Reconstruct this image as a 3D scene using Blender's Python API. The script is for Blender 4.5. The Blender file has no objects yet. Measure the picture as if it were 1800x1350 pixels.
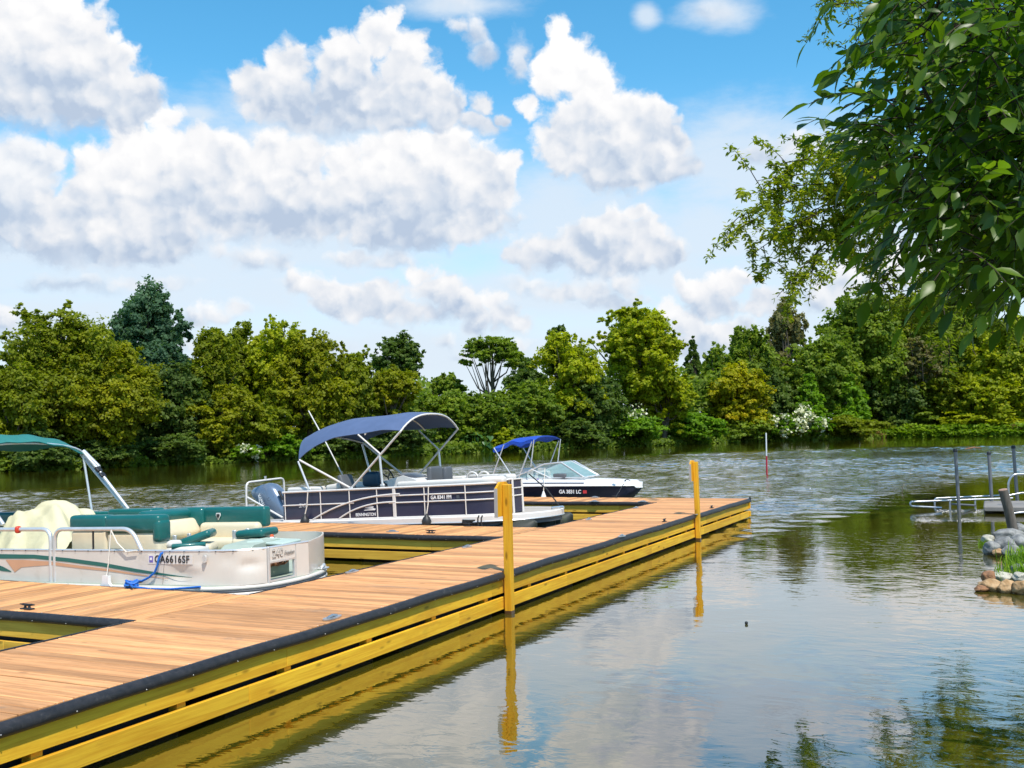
import bpy, bmesh, math, random
import numpy as np
from mathutils import Vector, Matrix, Euler

S = bpy.context.scene
COL = S.collection

# ------------------------------------------------------------------ camera
FPX, YAW, PITCH, ROLL = 1757.4, math.radians(25.418), math.radians(3.066), math.radians(-1.26)
CAM = np.array([0.0, 0.0, 2.1])
def _basis():
    fw0 = np.array([0, math.cos(PITCH), math.sin(PITCH)]); up0 = np.array([0, -math.sin(PITCH), math.cos(PITCH)]); ri0 = np.array([1., 0, 0])
    ri = math.cos(ROLL)*ri0 + math.sin(ROLL)*up0; up = -math.sin(ROLL)*ri0 + math.cos(ROLL)*up0
    Z = np.array([[math.cos(YAW), -math.sin(YAW), 0], [math.sin(YAW), math.cos(YAW), 0], [0, 0, 1]])
    return Z@ri, Z@up, Z@fw0
RI, UP, FW = _basis()
cd = bpy.data.cameras.new("camera"); cam = bpy.data.objects.new("camera", cd); COL.objects.link(cam)
cd.sensor_width = 36; cd.lens = FPX/1800*36; cd.clip_start = 0.1; cd.clip_end = 6000
M4 = Matrix.Identity(4)
for i in range(3):
    M4[i][0], M4[i][1], M4[i][2], M4[i][3] = RI[i], UP[i], -FW[i], CAM[i]
cam.matrix_world = M4
S.camera = cam
S.render.resolution_x, S.render.resolution_y = 1024, 768

# measuring helpers: directions of the survey photograph turned into points of the place
def ray(px, py): return FW + RI*((px-900)/FPX) - UP*((py-675)/FPX)
def atz(px, py, z): d = ray(px, py); return CAM + d*(z-CAM[2])/d[2]
def aty(px, py, y): d = ray(px, py); return CAM + d*y/d[1]
def atd(px, py, t): return CAM + ray(px, py)*t

# ------------------------------------------------------------------ light
SUN_EL = math.radians(60)
SUN_H = np.array([0.78, -0.626])
sun_dir = np.array([SUN_H[0]*math.cos(SUN_EL), SUN_H[1]*math.cos(SUN_EL), math.sin(SUN_EL)])
sd = bpy.data.lights.new("sun", 'SUN'); sd.energy = 3.9; sd.angle = math.radians(0.53); sd.color = (1.0, 0.95, 0.86)
so = bpy.data.objects.new("sun", sd); COL.objects.link(so)
so.rotation_euler = Vector(-sun_dir).to_track_quat('-Z', 'Y').to_euler()
so.location = (20, -15, 60)

S.view_settings.view_transform = 'Standard'; S.view_settings.look = 'None'
S.view_settings.exposure = 0.35; S.view_settings.gamma = 1.0
S.cycles.max_bounces = 6; S.cycles.diffuse_bounces = 4; S.cycles.glossy_bounces = 3
S.cycles.transmission_bounces = 4; S.cycles.transparent_max_bounces = 8
S.cycles.caustics_reflective = False; S.cycles.caustics_refractive = False

# ------------------------------------------------------------------ sky with cumulus clouds (all in directions)
W = bpy.data.worlds.new("World"); S.world = W; W.use_nodes = True
nt = W.node_tree; nt.nodes.clear()
def N(tree, typ, **kw):
    n = tree.nodes.new(typ)
    for k, v in kw.items():
        setattr(n, k, v)
    return n
def mth(tree, op, a, b=None, c=None, clamp=False):
    n = tree.nodes.new('ShaderNodeMath'); n.operation = op; n.use_clamp = clamp
    for i, v in enumerate((a, b, c)):
        if v is None: continue
        if isinstance(v, (int, float)): n.inputs[i].default_value = v
        else: tree.links.new(v, n.inputs[i])
    return n.outputs[0]
def vmth(tree, op, a, b=None, c=None):
    n = tree.nodes.new('ShaderNodeVectorMath'); n.operation = op
    for i, v in enumerate((a, b, c)):
        if v is None: continue
        if isinstance(v, (tuple, list)): n.inputs[i].default_value = v
        else: tree.links.new(v, n.inputs[i])
    return n.outputs['Value'] if op in ('LENGTH', 'DISTANCE', 'DOT_PRODUCT') else n.outputs['Vector']
def mrange(tree, v, a, b, c=0.0, d=1.0, smooth=True):
    n = tree.nodes.new('ShaderNodeMapRange'); n.interpolation_type = 'SMOOTHSTEP' if smooth else 'LINEAR'; n.clamp = True
    n.inputs['From Min'].default_value = a; n.inputs['From Max'].default_value = b
    n.inputs['To Min'].default_value = c; n.inputs['To Max'].default_value = d
    tree.links.new(v, n.inputs['Value']); return n.outputs['Result']
def noise(tree, vec, scale, detail=6, rough=0.55, dist=0.0, lac=2.0):
    n = tree.nodes.new('ShaderNodeTexNoise'); n.noise_dimensions = '3D'
    n.inputs['Scale'].default_value = scale; n.inputs['Detail'].default_value = detail
    n.inputs['Roughness'].default_value = rough; n.inputs['Distortion'].default_value = dist; n.inputs['Lacunarity'].default_value = lac
    if vec is not None: tree.links.new(vec, n.inputs['Vector'])
    return n
def mixc(tree, fac, a, b, typ='MIX'):
    n = tree.nodes.new('ShaderNodeMix'); n.data_type = 'RGBA'; n.blend_type = typ
    for k, v in ((0, fac), (6, a), (7, b)):
        if isinstance(v, (int, float)): n.inputs[k].default_value = v
        elif isinstance(v, (tuple, list)): n.inputs[k].default_value = (*v[:3], 1)
        else: tree.links.new(v, n.inputs[k])
    return n.outputs[2]

# cumulus clouds, farthest first: (base, top, opacity, softness, puffs (x, y, half width, half height)) in survey units of direction
CLOUDS = [
 (625, 585, 0.8, 0.30, [(778,598,30,16),(930,606,30,14),(300,610,60,14),(560,612,70,14),(1100,600,60,16)]),
 (588, 535, 0.9, 0.22, [(380,552,46,24),(412,542,28,20),(340,562,40,20),(10,572,30,32),(-40,590,50,30)]),
 (625, 530, 0.95, 0.16, [(1178,545,28,22),(1212,566,44,28),(1252,590,56,30),(1305,582,44,28),(1230,612,90,22),(1360,600,60,24)]),
 (562, 485, 1.0, 0.15, [(1200,506,28,24),(1228,520,44,32),(1272,510,44,30),(1302,496,24,20),(1262,536,70,26),(1350,530,50,26)]),
 (602, 510, 0.95, 0.18, [(866,530,32,24),(882,556,50,32),(838,562,34,28),(922,568,32,22)]),
 (556, 490, 0.9, 0.20, [(985,521,52,20),(1040,515,50,26),(1092,508,38,24),(1060,532,80,22)]),
 (565, 460, 0.9, 0.25, [(1500,500,70,44),(1440,522,60,34),(1580,480,80,50),(1680,470,120,60)]),
 (572, 470, 1.0, 0.15, [(560,506,50,32),(524,500,44,26),(600,530,80,32),(662,520,68,34),(736,482,32,28),(762,506,66,38),(802,528,50,32),(700,544,125,30)]),
 (520, 480, 0.7, 0.30, [(120,505,120,20),(260,500,90,16),(930,505,70,16)]),
 (640, 600, 0.7, 0.30, [(690,625,60,16),(820,620,50,14),(990,615,70,16),(470,600,50,14)]),
 (478, 425, 0.85, 0.24, [(440,452,62,26),(400,442,30,20),(492,460,36,20),(690,456,70,20),(620,450,46,16)]),
 (498, 365, 1.0, 0.15, [(958,442,66,38),(1020,412,64,38),(1086,398,64,38),(1132,424,54,52),(1060,446,125,46),(1172,456,46,32),(918,458,40,26),(1120,372,28,16)]),
 (300, 225, 0.85, 0.26, [(1385,252,48,24),(1402,242,30,18),(1340,275,70,24),(1500,270,90,50)]),
 (440, 240, 0.95, 0.20, [(38,292,66,54),(72,272,40,34),(16,345,70,72),(64,385,85,44),(-80,360,110,80)]),
 (478, 180, 1.0, 0.15, [(286,214,40,40),(242,262,64,58),(302,252,40,44),(188,294,64,44),(190,362,82,70),(138,402,78,64),(230,402,110,66),(294,352,66,66),(96,432,70,36),(284,432,80,42)]),
 (428, 222, 1.0, 0.15, [(364,268,54,52),(420,304,78,66),(480,284,56,60),(532,294,50,66),(358,342,78,76),(440,372,120,62),(542,362,66,66),(328,392,70,42)]),
 (448, 230, 1.0, 0.14, [(618,288,46,46),(700,278,80,56),(782,262,66,44),(680,342,100,86),(782,342,100,86),(852,330,66,66),(892,300,30,40),(720,402,125,46),(834,392,80,42),(618,352,58,66)]),
 (352, 30, 1.0, 0.16, [(986,62,26,42),(1000,102,50,50),(968,134,46,56),(1040,152,62,56),(1060,212,90,66),(1122,212,56,52),(1152,238,50,42),(1192,252,34,32),(1090,274,112,60),(1162,292,68,42),(1000,244,60,66),(940,195,22,26)]),
 (255, 130, 1.0, 0.16, [(738,172,66,54),(698,204,66,42),(782,202,56,42),(852,190,30,24),(884,214,22,16),(842,222,56,26)]),
 (238, 28, 1.0, 0.15, [(514,112,50,46),(450,146,40,40),(500,168,80,54),(602,112,56,60),(612,168,90,64),(670,72,50,50),(692,40,24,24),(718,98,44,50),(702,134,56,50),(560,204,100,32)]),
 (150, 25, 0.85, 0.26, [(830,60,34,38),(846,96,32,34),(800,45,24,22),(915,104,26,52)]),
 (232, -70, 1.0, 0.15, [(40,60,140,98),(132,90,88,78),(60,152,165,76),(190,132,62,62),(216,106,38,30),(232,172,58,54),(150,182,125,50),(-130,80,150,120)]),
 (52, -20, 0.6, 0.40, [(1262,16,58,30),(1240,26,36,20),(800,4,90,22)]),
 # beyond the frame, seen in the water or from another step
 (-80, -260, 1.0, 0.18, [(300,-160,150,80),(380,-190,90,60),(200,-130,90,50)]),
 (-120, -330, 1.0, 0.18, [(900,-210,180,90),(1000,-240,90,70),(800,-180,100,50)]),
 (-100, -300, 1.0, 0.18, [(1500,-200,190,90),(1600,-240,110,70),(1900,-190,150,80)]),
 (330, 130, 1.0, 0.18, [(2050,250,200,90),(2150,200,110,70),(1930,290,90,40)]),
 (330, 60, 1.0, 0.18, [(-330,200,190,110),(-260,120,110,70),(-430,260,120,60)]),
]
WISPS = [(800,8,120,26),(1268,22,75,34),(1135,28,26,24),(1310,290,220,110),(1250,420,190,80),(350,480,420,90),(700,620,500,60),(1150,480,340,60),
 (180,440,330,110),(1000,380,230,100),(350,200,50,22),(560,430,260,90),(1500,480,260,150),(60,430,180,90),(100,560,300,60),(1250,600,400,50),(560,250,300,90),(900,520,300,50)]


def chart(x, y):
    # survey units -> the azimuth / elevation chart used by the sky
    dx, dy = (x-900)/FPX, (675-y)/FPX
    return 900+1.04*math.atan(dx)*FPX, 675-dy/math.sqrt(1+dx*dx)*FPX
CLOUDS = [(chart(sum(p[0] for p in P_)/len(P_), b_)[1], chart(sum(p[0] for p in P_)/len(P_), t_)[1], o_, s_, [(*chart(p[0], p[1]), p[2]*0.95, p[3]) for p in P_]) for (b_, t_, o_, s_, P_) in CLOUDS]
WISPS = [(*chart(x, y), rx, ry) for (x, y, rx, ry) in WISPS]

def cloud_group(name, x0, x1):
    """direction chart -> (colour, coverage) of the clouds between two bearings, composited far to near"""
    g = bpy.data.node_groups.new(name, 'ShaderNodeTree')
    for nm, ty in (("P", 'NodeSocketVector'), ("Relief", 'NodeSocketFloat'), ("Emboss", 'NodeSocketFloat'), ("Mottle", 'NodeSocketFloat'), ("Back", 'NodeSocketColor')):
        g.interface.new_socket(nm, in_out='INPUT', socket_type=ty)
    g.interface.new_socket("Color", in_out='OUTPUT', socket_type='NodeSocketColor')
    gi = g.nodes.new('NodeGroupInput'); go = g.nodes.new('NodeGroupOutput')
    P, relief, emb, mot, col = gi.outputs[:5]
    sp = g.nodes.new('ShaderNodeSeparateXYZ'); g.links.new(P, sp.inputs[0]); Y = sp.outputs[1]
    for (base, top, opac, soft, puffs) in CLOUDS:
        px = [p for p in puffs if not (p[0]+p[2]*1.4 < x0-100 or p[0]-p[2]*1.4 > x1+100)]
        if not px: continue
        acc = None
        for (x, y, rx, ry) in px:
            rx, ry = rx*1.30, ry*1.28; sx, sy = 1000/rx, 1000/ry
            q = vmth(g, 'MULTIPLY_ADD', P, (sx, sy, 0), (-x/1000*sx, y/1000*sy, 0))
            k = min(1.0, max(0.62, min(rx, ry)/80))
            f = mth(g, 'MULTIPLY_ADD', vmth(g, 'LENGTH', q), -k, k)
            acc = f if acc is None else mth(g, 'SMOOTH_MAX', acc, f, 0.06)
        H = min(base-top, 190)/1000; b = -base/1000
        hgt = mth(g, 'MULTIPLY_ADD', Y, 1/H, -b/H)                     # 0 at the base, 1 at the top
        d = mth(g, 'MULTIPLY', mth(g, 'ADD', acc, relief), 1/(soft*1.7), clamp=True)
        d = mth(g, 'MULTIPLY', mth(g, 'MULTIPLY', d, d), mth(g, 'MULTIPLY_ADD', d, -2.0, 3.0))
        foot = mrange(g, mth(g, 'ADD', mth(g, 'SUBTRACT', Y, b), mth(g, 'MULTIPLY_ADD', mot, 0.05, -0.025)), -0.024, min(0.03, 0.25*H))
        d = mth(g, 'MULTIPLY', mth(g, 'MULTIPLY', d, foot), opac)
        lit = mth(g, 'ADD', mth(g, 'MULTIPLY', hgt, 0.72), mth(g, 'ADD', mth(g, 'MULTIPLY_ADD', mot, 0.50, -0.17), emb))
        lit = mth(g, 'SUBTRACT', lit, mth(g, 'MULTIPLY', mth(g, 'MAXIMUM', acc, 0.0), 0.12))
        ramp = g.nodes.new('ShaderNodeValToRGB'); cr = ramp.color_ramp; cr.interpolation = 'LINEAR'
        cr.elements[0].position = 0.0; cr.elements[0].color = (0.50, 0.60, 0.755, 1)
        cr.elements[1].position = 1.0; cr.elements[1].color = (1.03, 1.02, 1.015, 1)
        for pos, c in ((0.20, (0.65, 0.725, 0.835)), (0.42, (0.80, 0.835, 0.895)), (0.66, (0.93, 0.935, 0.955))):
            e = cr.elements.new(pos); e.color = (*c, 1)
        g.links.new(lit, ramp.inputs[0])
        c = vmth(g, 'SCALE', ramp.outputs[0]); c.node.inputs['Scale'].default_value = CLOUD_GAIN
        col = mixc(g, d, col, c)
    g.links.new(col, go.inputs[0])
    return g

def wisp_field(g, P):
    w = None
    for (x, y, rx, ry) in WISPS:
        sx, sy = 1000/rx, 1000/ry
        q = vmth(g, 'MULTIPLY_ADD', P, (sx, sy, 0), (-x/1000*sx, y/1000*sy, 0))
        f = mth(g, 'SUBTRACT', 1.0, vmth(g, 'LENGTH', q))
        w = f if w is None else mth(g, 'SMOOTH_MAX', w, f, 0.3)
    return w

def build_sky():
    tc = N(nt, 'ShaderNodeTexCoord')
    d = tc.outputs['Generated']
    dr = vmth(nt, 'DOT_PRODUCT', d, tuple(RI)); du = vmth(nt, 'DOT_PRODUCT', d, tuple(UP)); df = vmth(nt, 'DOT_PRODUCT', d, tuple(FW))
    az = mth(nt, 'ARCTAN2', dr, df)
    hyp = mth(nt, 'SQRT', mth(nt, 'ADD', mth(nt, 'MULTIPLY', dr, dr), mth(nt, 'MULTIPLY', df, df)))
    tel = mth(nt, 'DIVIDE', du, hyp)
    X = mth(nt, 'MULTIPLY_ADD', az, 1.04*FPX/1000, 0.9)
    Y = mth(nt, 'MULTIPLY_ADD', tel, FPX/1000, -0.675)
    cmb = N(nt, 'ShaderNodeCombineXYZ'); nt.links.new(X, cmb.inputs[0]); nt.links.new(Y, cmb.inputs[1])
    P0 = cmb.outputs[0]
    # clear air
    sky = N(nt, 'ShaderNodeTexSky'); sky.sky_type = 'NISHITA'; sky.sun_disc = False
    sky.sun_elevation = SUN_EL; sky.sun_rotation = math.atan2(SUN_H[0], SUN_H[1])
    sky.air_density = 1.0; sky.dust_density = 0.3; sky.ozone_density = 2.0
    hs = N(nt, 'ShaderNodeHueSaturation'); hs.inputs['Saturation'].default_value = 1.32; hs.inputs['Value'].default_value = SKY_GAIN
    hs.inputs['Hue'].default_value = 0.482
    nt.links.new(sky.outputs[0], hs.inputs['Color'])
    veil = tuple(CLOUD_GAIN*v for v in (0.74, 0.84, 0.95))
    pale = mrange(nt, Y, -0.74, -0.12, 0.96, 0.0)
    clear = mixc(nt, pale, hs.outputs[0], veil)
    def background(c):
        b = N(nt, 'ShaderNodeBackground'); b.inputs['Strength'].default_value = SKY_STR
        nt.links.new(c, b.inputs['Color']); return b.outputs[0]
    # ---- the rest of the sky: loose cumulus from noise
    dn = noise(nt, vmth(nt, 'MULTIPLY', d, (1, 1, 1.6)), 3.2, 6, 0.55)
    far_m = mth(nt, 'MULTIPLY', mrange(nt, dn.outputs['Fac'], 0.52, 0.66), mrange(nt, mth(nt, 'ABSOLUTE', mth(nt, 'SUBTRACT', X, 0.9)), 1.7, 2.3))
    far_m = mth(nt, 'MULTIPLY', far_m, mrange(nt, Y, -0.78, -0.6))
    rest = background(mixc(nt, far_m, clear, tuple(CLOUD_GAIN*v for v in (0.86, 0.89, 0.94))))
    # ---- the charted bank of clouds
    n1 = noise(nt, P0, 6.0, 2, 0.5); n2 = noise(nt, P0, 24.0, 4, 0.58)
    w1 = vmth(nt, 'MULTIPLY_ADD', n1.outputs['Color'], (0.05, 0.035, 0), (-0.025, -0.0175, 0))
    w2 = vmth(nt, 'MULTIPLY_ADD', n2.outputs['Color'], (0.044, 0.040, 0), (-0.022, -0.020, 0))
    P = vmth(nt, 'ADD', vmth(nt, 'ADD', P0, w1), w2)
    def billow(Pin, sc, det):
        v = N(nt, 'ShaderNodeTexVoronoi'); v.feature = 'SMOOTH_F1'; v.voronoi_dimensions = '2D'
        v.inputs['Scale'].default_value = sc; v.inputs['Smoothness'].default_value = 0.5
        v.inputs['Detail'].default_value = det; v.inputs['Roughness'].default_value = 0.5
        nt.links.new(Pin, v.inputs['Vector']); return v.outputs['Distance']
    bP = vmth(nt, 'ADD', P0, w2)
    b0 = billow(bP, 15.0, 2); b1 = billow(vmth(nt, 'ADD', bP, (0.008, 0.018, 0)), 15.0, 2)
    fine = noise(nt, P, 50.0, 5, 0.6)
    relief = mth(nt, 'ADD', mth(nt, 'MULTIPLY_ADD', b0, -0.26, 0.10), mth(nt, 'MULTIPLY_ADD', fine.outputs['Fac'], 0.30, -0.15))
    bemb = mth(nt, 'SUBTRACT', b1, b0)
    wn = noise(nt, vmth(nt, 'MULTIPLY', P0, (1, 2.2, 1)), 9.0, 6, 0.6)
    wisp = mth(nt, 'MULTIPLY', mrange(nt, mth(nt, 'ADD', wisp_field(nt, P0), mth(nt, 'MULTIPLY_ADD', wn.outputs['Fac'], 1.3, -0.66)), -0.35, 0.75), 0.85)
    c1 = mixc(nt, wisp, clear, veil)
    bem2 = mth(nt, 'ADD', mth(nt, 'MULTIPLY', bemb, 0.55), mth(nt, 'MULTIPLY_ADD', n1.outputs['Fac'], 0.8, -0.4))
    def sector(name, x0, x1):
        gn = nt.nodes.new('ShaderNodeGroup'); gn.node_tree = cloud_group(name, x0, x1)
        for k, v in enumerate((P, relief, bem2, n2.outputs['Fac'], c1)): nt.links.new(v, gn.inputs[k])
        return background(gn.outputs[0])
    def mixs(fac, a, b):
        m = N(nt, 'ShaderNodeMixShader'); nt.links.new(fac, m.inputs[0]); nt.links.new(a, m.inputs[1]); nt.links.new(b, m.inputs[2]); return m.outputs[0]
    gt = lambda v, t: mth(nt, 'GREATER_THAN', v, t)
    cuts = [(-700, 330), (330, 640), (640, 930), (930, 1230), (1230, 2600)]
    sh = sector("cumulus_field_0", *cuts[0])
    for k, (a, b) in enumerate(cuts[1:]):
        sh = mixs(gt(X, a/1000), sh, sector("cumulus_field_%d" % (k+1), a, b))
    inside = mth(nt, 'MULTIPLY', mth(nt, 'LESS_THAN', mth(nt, 'ABSOLUTE', mth(nt, 'SUBTRACT', X, 0.95)), 1.65), mth(nt, 'MULTIPLY', gt(Y, -0.80), mth(nt, 'LESS_THAN', Y, 0.75)))
    sh = mixs(inside, rest, sh)
    out = N(nt, 'ShaderNodeOutputWorld'); nt.links.new(sh, out.inputs[0])
SKY_STR = 0.15
CLOUD_GAIN = 0.79/SKY_STR
SKY_GAIN = 1.15
build_sky()
W.cycles.sampling_method = 'MANUAL'; W.cycles.sample_map_resolution = 512

# ------------------------------------------------------------------ helpers
rng = np.random.default_rng(7)
random.seed(7)
def smooth01(t): t = np.clip(t, 0, 1); return t*t*(3-2*t)

class MB:
    """collects polygons; build() links them as one mesh object"""
    def __init__(self): self.v = []; self.f = []; self.s = []; self.t = []; self.n = 0
    def add(self, verts, faces, smooth=False, tint=0.5):
        for f in faces: self.f.append([i+self.n for i in f]); self.s.append(smooth)
        for p in verts: self.v.append((float(p[0]), float(p[1]), float(p[2]))); self.t.append(tint)
        self.n += len(verts)
    def box(self, c, s, rot=None, bev=0.0, tint=0.5, seg=1):
        bm = bmesh.new(); bmesh.ops.create_cube(bm, size=1.0)
        for v in bm.verts: v.co = Vector((v.co.x*s[0], v.co.y*s[1], v.co.z*s[2]))
        if bev > 0: bmesh.ops.bevel(bm, geom=list(bm.edges), offset=bev, segments=seg, profile=0.5, affect='EDGES')
        self.bm(bm, c, rot, smooth=(bev > 0 and seg > 1), tint=tint)
    def bm(self, bm, c=(0, 0, 0), rot=None, smooth=False, tint=0.5):
        M = Matrix.Translation(Vector(c)) @ (Euler(rot).to_matrix().to_4x4() if rot else Matrix.Identity(4))
        bm.verts.ensure_lookup_table(); bm.verts.index_update()
        vs = [M @ v.co for v in bm.verts]; fs = [[v.index for v in f.verts] for f in bm.faces]
        self.add(vs, fs, smooth, tint); bm.free()
    def tube(self, pts, r, n=8, cap=True, closed=False, tint=0.5):
        pts = [Vector(p) for p in pts]; m = len(pts)
        rad = r if isinstance(r, (list, tuple)) else [r]*m
        vs = []; prev = None
        for i, p in enumerate(pts):
            if closed: t = pts[(i+1) % m]-pts[i-1]
            else: t = pts[min(i+1, m-1)]-pts[max(i-1, 0)]
            t.normalize()
            if prev is None:
                a = Vector((0, 0, 1)) if abs(t.z) < 0.9 else Vector((1, 0, 0))
                u = t.cross(a).normalized()
            else:
                u = (prev - t*prev.dot(t)); u = u.normalized() if u.length > 1e-6 else t.orthogonal().normalized()
            prev = u; w = t.cross(u)
            for k in range(n):
                an = 2*math.pi*k/n
                vs.append(p + (u*math.cos(an)+w*math.sin(an))*rad[i])
        fs = []
        for i in range(m if closed else m-1):
            j = (i+1) % m
            for k in range(n):
                k2 = (k+1) % n
                fs.append([i*n+k, i*n+k2, j*n+k2, j*n+k])
        if cap and not closed:
            fs.append(list(range(n))[::-1]); fs.append([(m-1)*n+k for k in range(n)])
        self.add(vs, fs, True, tint)
    def prism(self, outline, lo, hi, axis='Y', tint=0.5, smooth=False):
        """outline: 2-D points; extruded along axis between lo and hi"""
        n = len(outline)
        def P(a, b, h):
            return {'Y': (a, h, b), 'X': (h, a, b), 'Z': (a, b, h)}[axis]
        vs = [P(a, b, lo) for a, b in outline]+[P(a, b, hi) for a, b in outline]
        fs = [list(range(n)), [n+i for i in range(n)][::-1]]+[[i, n+i, n+(i+1) % n, (i+1) % n] for i in range(n)]
        self.add(vs, fs, smooth, tint)
    def grid(self, G, smooth=True, thick=0.0, closed_u=False, tint=0.5):
        """G[i][j] points; optional thickness along normals as a closed shell"""
        G = np.array(G, float); a, b = G.shape[:2]
        def faces(off, flip):
            out = []
            for i in range(a if closed_u else a-1):
                i2 = (i+1) % a
                for j in range(b-1):
                    q = [off+i*b+j, off+i2*b+j, off+i2*b+j+1, off+i*b+j+1]
                    out.append(q[::-1] if flip else q)
            return out
        if thick == 0:
            self.add(G.reshape(-1, 3), faces(0, False), smooth, tint); return
        du = np.gradient(G, axis=0); dv = np.gradient(G, axis=1)
        nn = np.cross(du, dv); nn /= np.maximum(np.linalg.norm(nn, axis=2, keepdims=True), 1e-9)
        A = G+nn*thick/2; B = G-nn*thick/2
        fs = faces(0, False)+faces(a*b, True)
        o = a*b
        for i in range(a-1):
            fs.append([i*b, o+i*b, o+(i+1)*b, (i+1)*b]); e = b-1
            fs.append([i*b+e, (i+1)*b+e, o+(i+1)*b+e, o+i*b+e])
        for j in range(b-1):
            fs.append([j, j+1, o+j+1, o+j]); e = (a-1)*b
            fs.append([e+j, o+e+j, o+e+j+1, e+j+1])
        self.add(np.concatenate([A.reshape(-1, 3), B.reshape(-1, 3)]), fs, smooth, tint)
    def loft(self, rings, cap=True, smooth=True, tint=0.5):
        n = len(rings[0]); vs = [p for r in rings for p in r]; fs = []
        for i in range(len(rings)-1):
            for k in range(n):
                k2 = (k+1) % n
                fs.append([i*n+k, i*n+k2, (i+1)*n+k2, (i+1)*n+k])
        if cap: fs.append(list(range(n))[::-1]); fs.append([(len(rings)-1)*n+k for k in range(n)])
        self.add(vs, fs, smooth, tint)
    def build(self, name, material, parent=None, recalc=True):
        me = bpy.data.meshes.new(name)
        me.from_pydata(self.v, [], self.f); me.update()
        me.polygons.foreach_set('use_smooth', self.s)
        at = me.attributes.new('tint', 'FLOAT', 'POINT'); at.data.foreach_set('value', self.t)
        if recalc:
            bm = bmesh.new(); bm.from_mesh(me); bmesh.ops.recalc_face_normals(bm, faces=bm.faces); bm.to_mesh(me); bm.free()
        if any(self.s): me.set_sharp_from_angle(angle=math.radians(48))
        me.materials.append(material)
        o = bpy.data.objects.new(name, me); COL.objects.link(o)
        if parent is not None: o.parent = parent
        return o

def tag(o, label=None, cat=None, group=None, kind=None):
    if label: o['label'] = label
    if cat: o['category'] = cat
    if group: o['group'] = group
    if kind: o['kind'] = kind
    return o
def thing(name, label, cat, loc=(0, 0, 0), rot=(0, 0, 0), group=None):
    o = bpy.data.objects.new(name, None); COL.objects.link(o); o.empty_display_size = 0.2
    o.location = loc; o.rotation_euler = rot
    return tag(o, label, cat, group)
KIDS = {}
def copy_tree(o, parent=None, kids=None):
    c = o.copy(); COL.objects.link(c)
    if parent is not None: c.parent = parent
    for ch in list(o.children): copy_tree(ch, c)
    return c

# ------------------------------------------------------------------ materials
def mat(name, color, rough=0.5, metal=0.0, var=0.12, scale=6.0, bump=0.0, bscale=40.0, coat=0.0, spec=0.5, tintvar=0.0, stretch=(1, 1, 1), dirt=None, dirt_amt=0.0):
    m = bpy.data.materials.new(name); m.use_nodes = True; t = m.node_tree
    p = t.nodes['Principled BSDF']
    tc = t.nodes.new('ShaderNodeTexCoord'); vec = vmth(t, 'MULTIPLY', tc.outputs['Object'], stretch)
    nz = noise(t, vec, scale, 5, 0.6)
    f = mrange(t, nz.outputs['Fac'], 0.25, 0.75, 1-var, 1+var, smooth=False)
    if tintvar:
        a = t.nodes.new('ShaderNodeAttribute'); a.attribute_name = 'tint'
        f = mth(t, 'MULTIPLY', f, mrange(t, a.outputs['Fac'], 0, 1, 1-tintvar, 1+tintvar, smooth=False))
    rgb = t.nodes.new('ShaderNodeRGB'); rgb.outputs[0].default_value = (*color, 1)
    c = vmth(t, 'SCALE', rgb.outputs[0]); t.links.new(f, c.node.inputs['Scale'])
    if dirt:
        n2 = noise(t, vec, scale*0.7, 6, 0.65, 1.0)
        c = mixc(t, mrange(t, n2.outputs['Fac'], 0.56, 0.74, 0, dirt_amt), c, dirt)
    t.links.new(c, p.inputs['Base Color'])
    r = mrange(t, nz.outputs['Fac'], 0.2, 0.8, max(0.02, rough-0.06), min(1, rough+0.06), smooth=False)
    t.links.new(r, p.inputs['Roughness'])
    p.inputs['Metallic'].default_value = metal; p.inputs['Specular IOR Level'].default_value = spec
    p.inputs['Coat Weight'].default_value = coat; p.inputs['Coat Roughness'].default_value = 0.08
    if bump:
        nb = noise(t, vec, bscale, 4, 0.6); b = t.nodes.new('ShaderNodeBump'); b.inputs['Strength'].default_value = 1.0; b.inputs['Distance'].default_value = bump
        t.links.new(nb.outputs['Fac'], b.inputs['Height']); t.links.new(b.outputs[0], p.inputs['Normal'])
    return m

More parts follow.
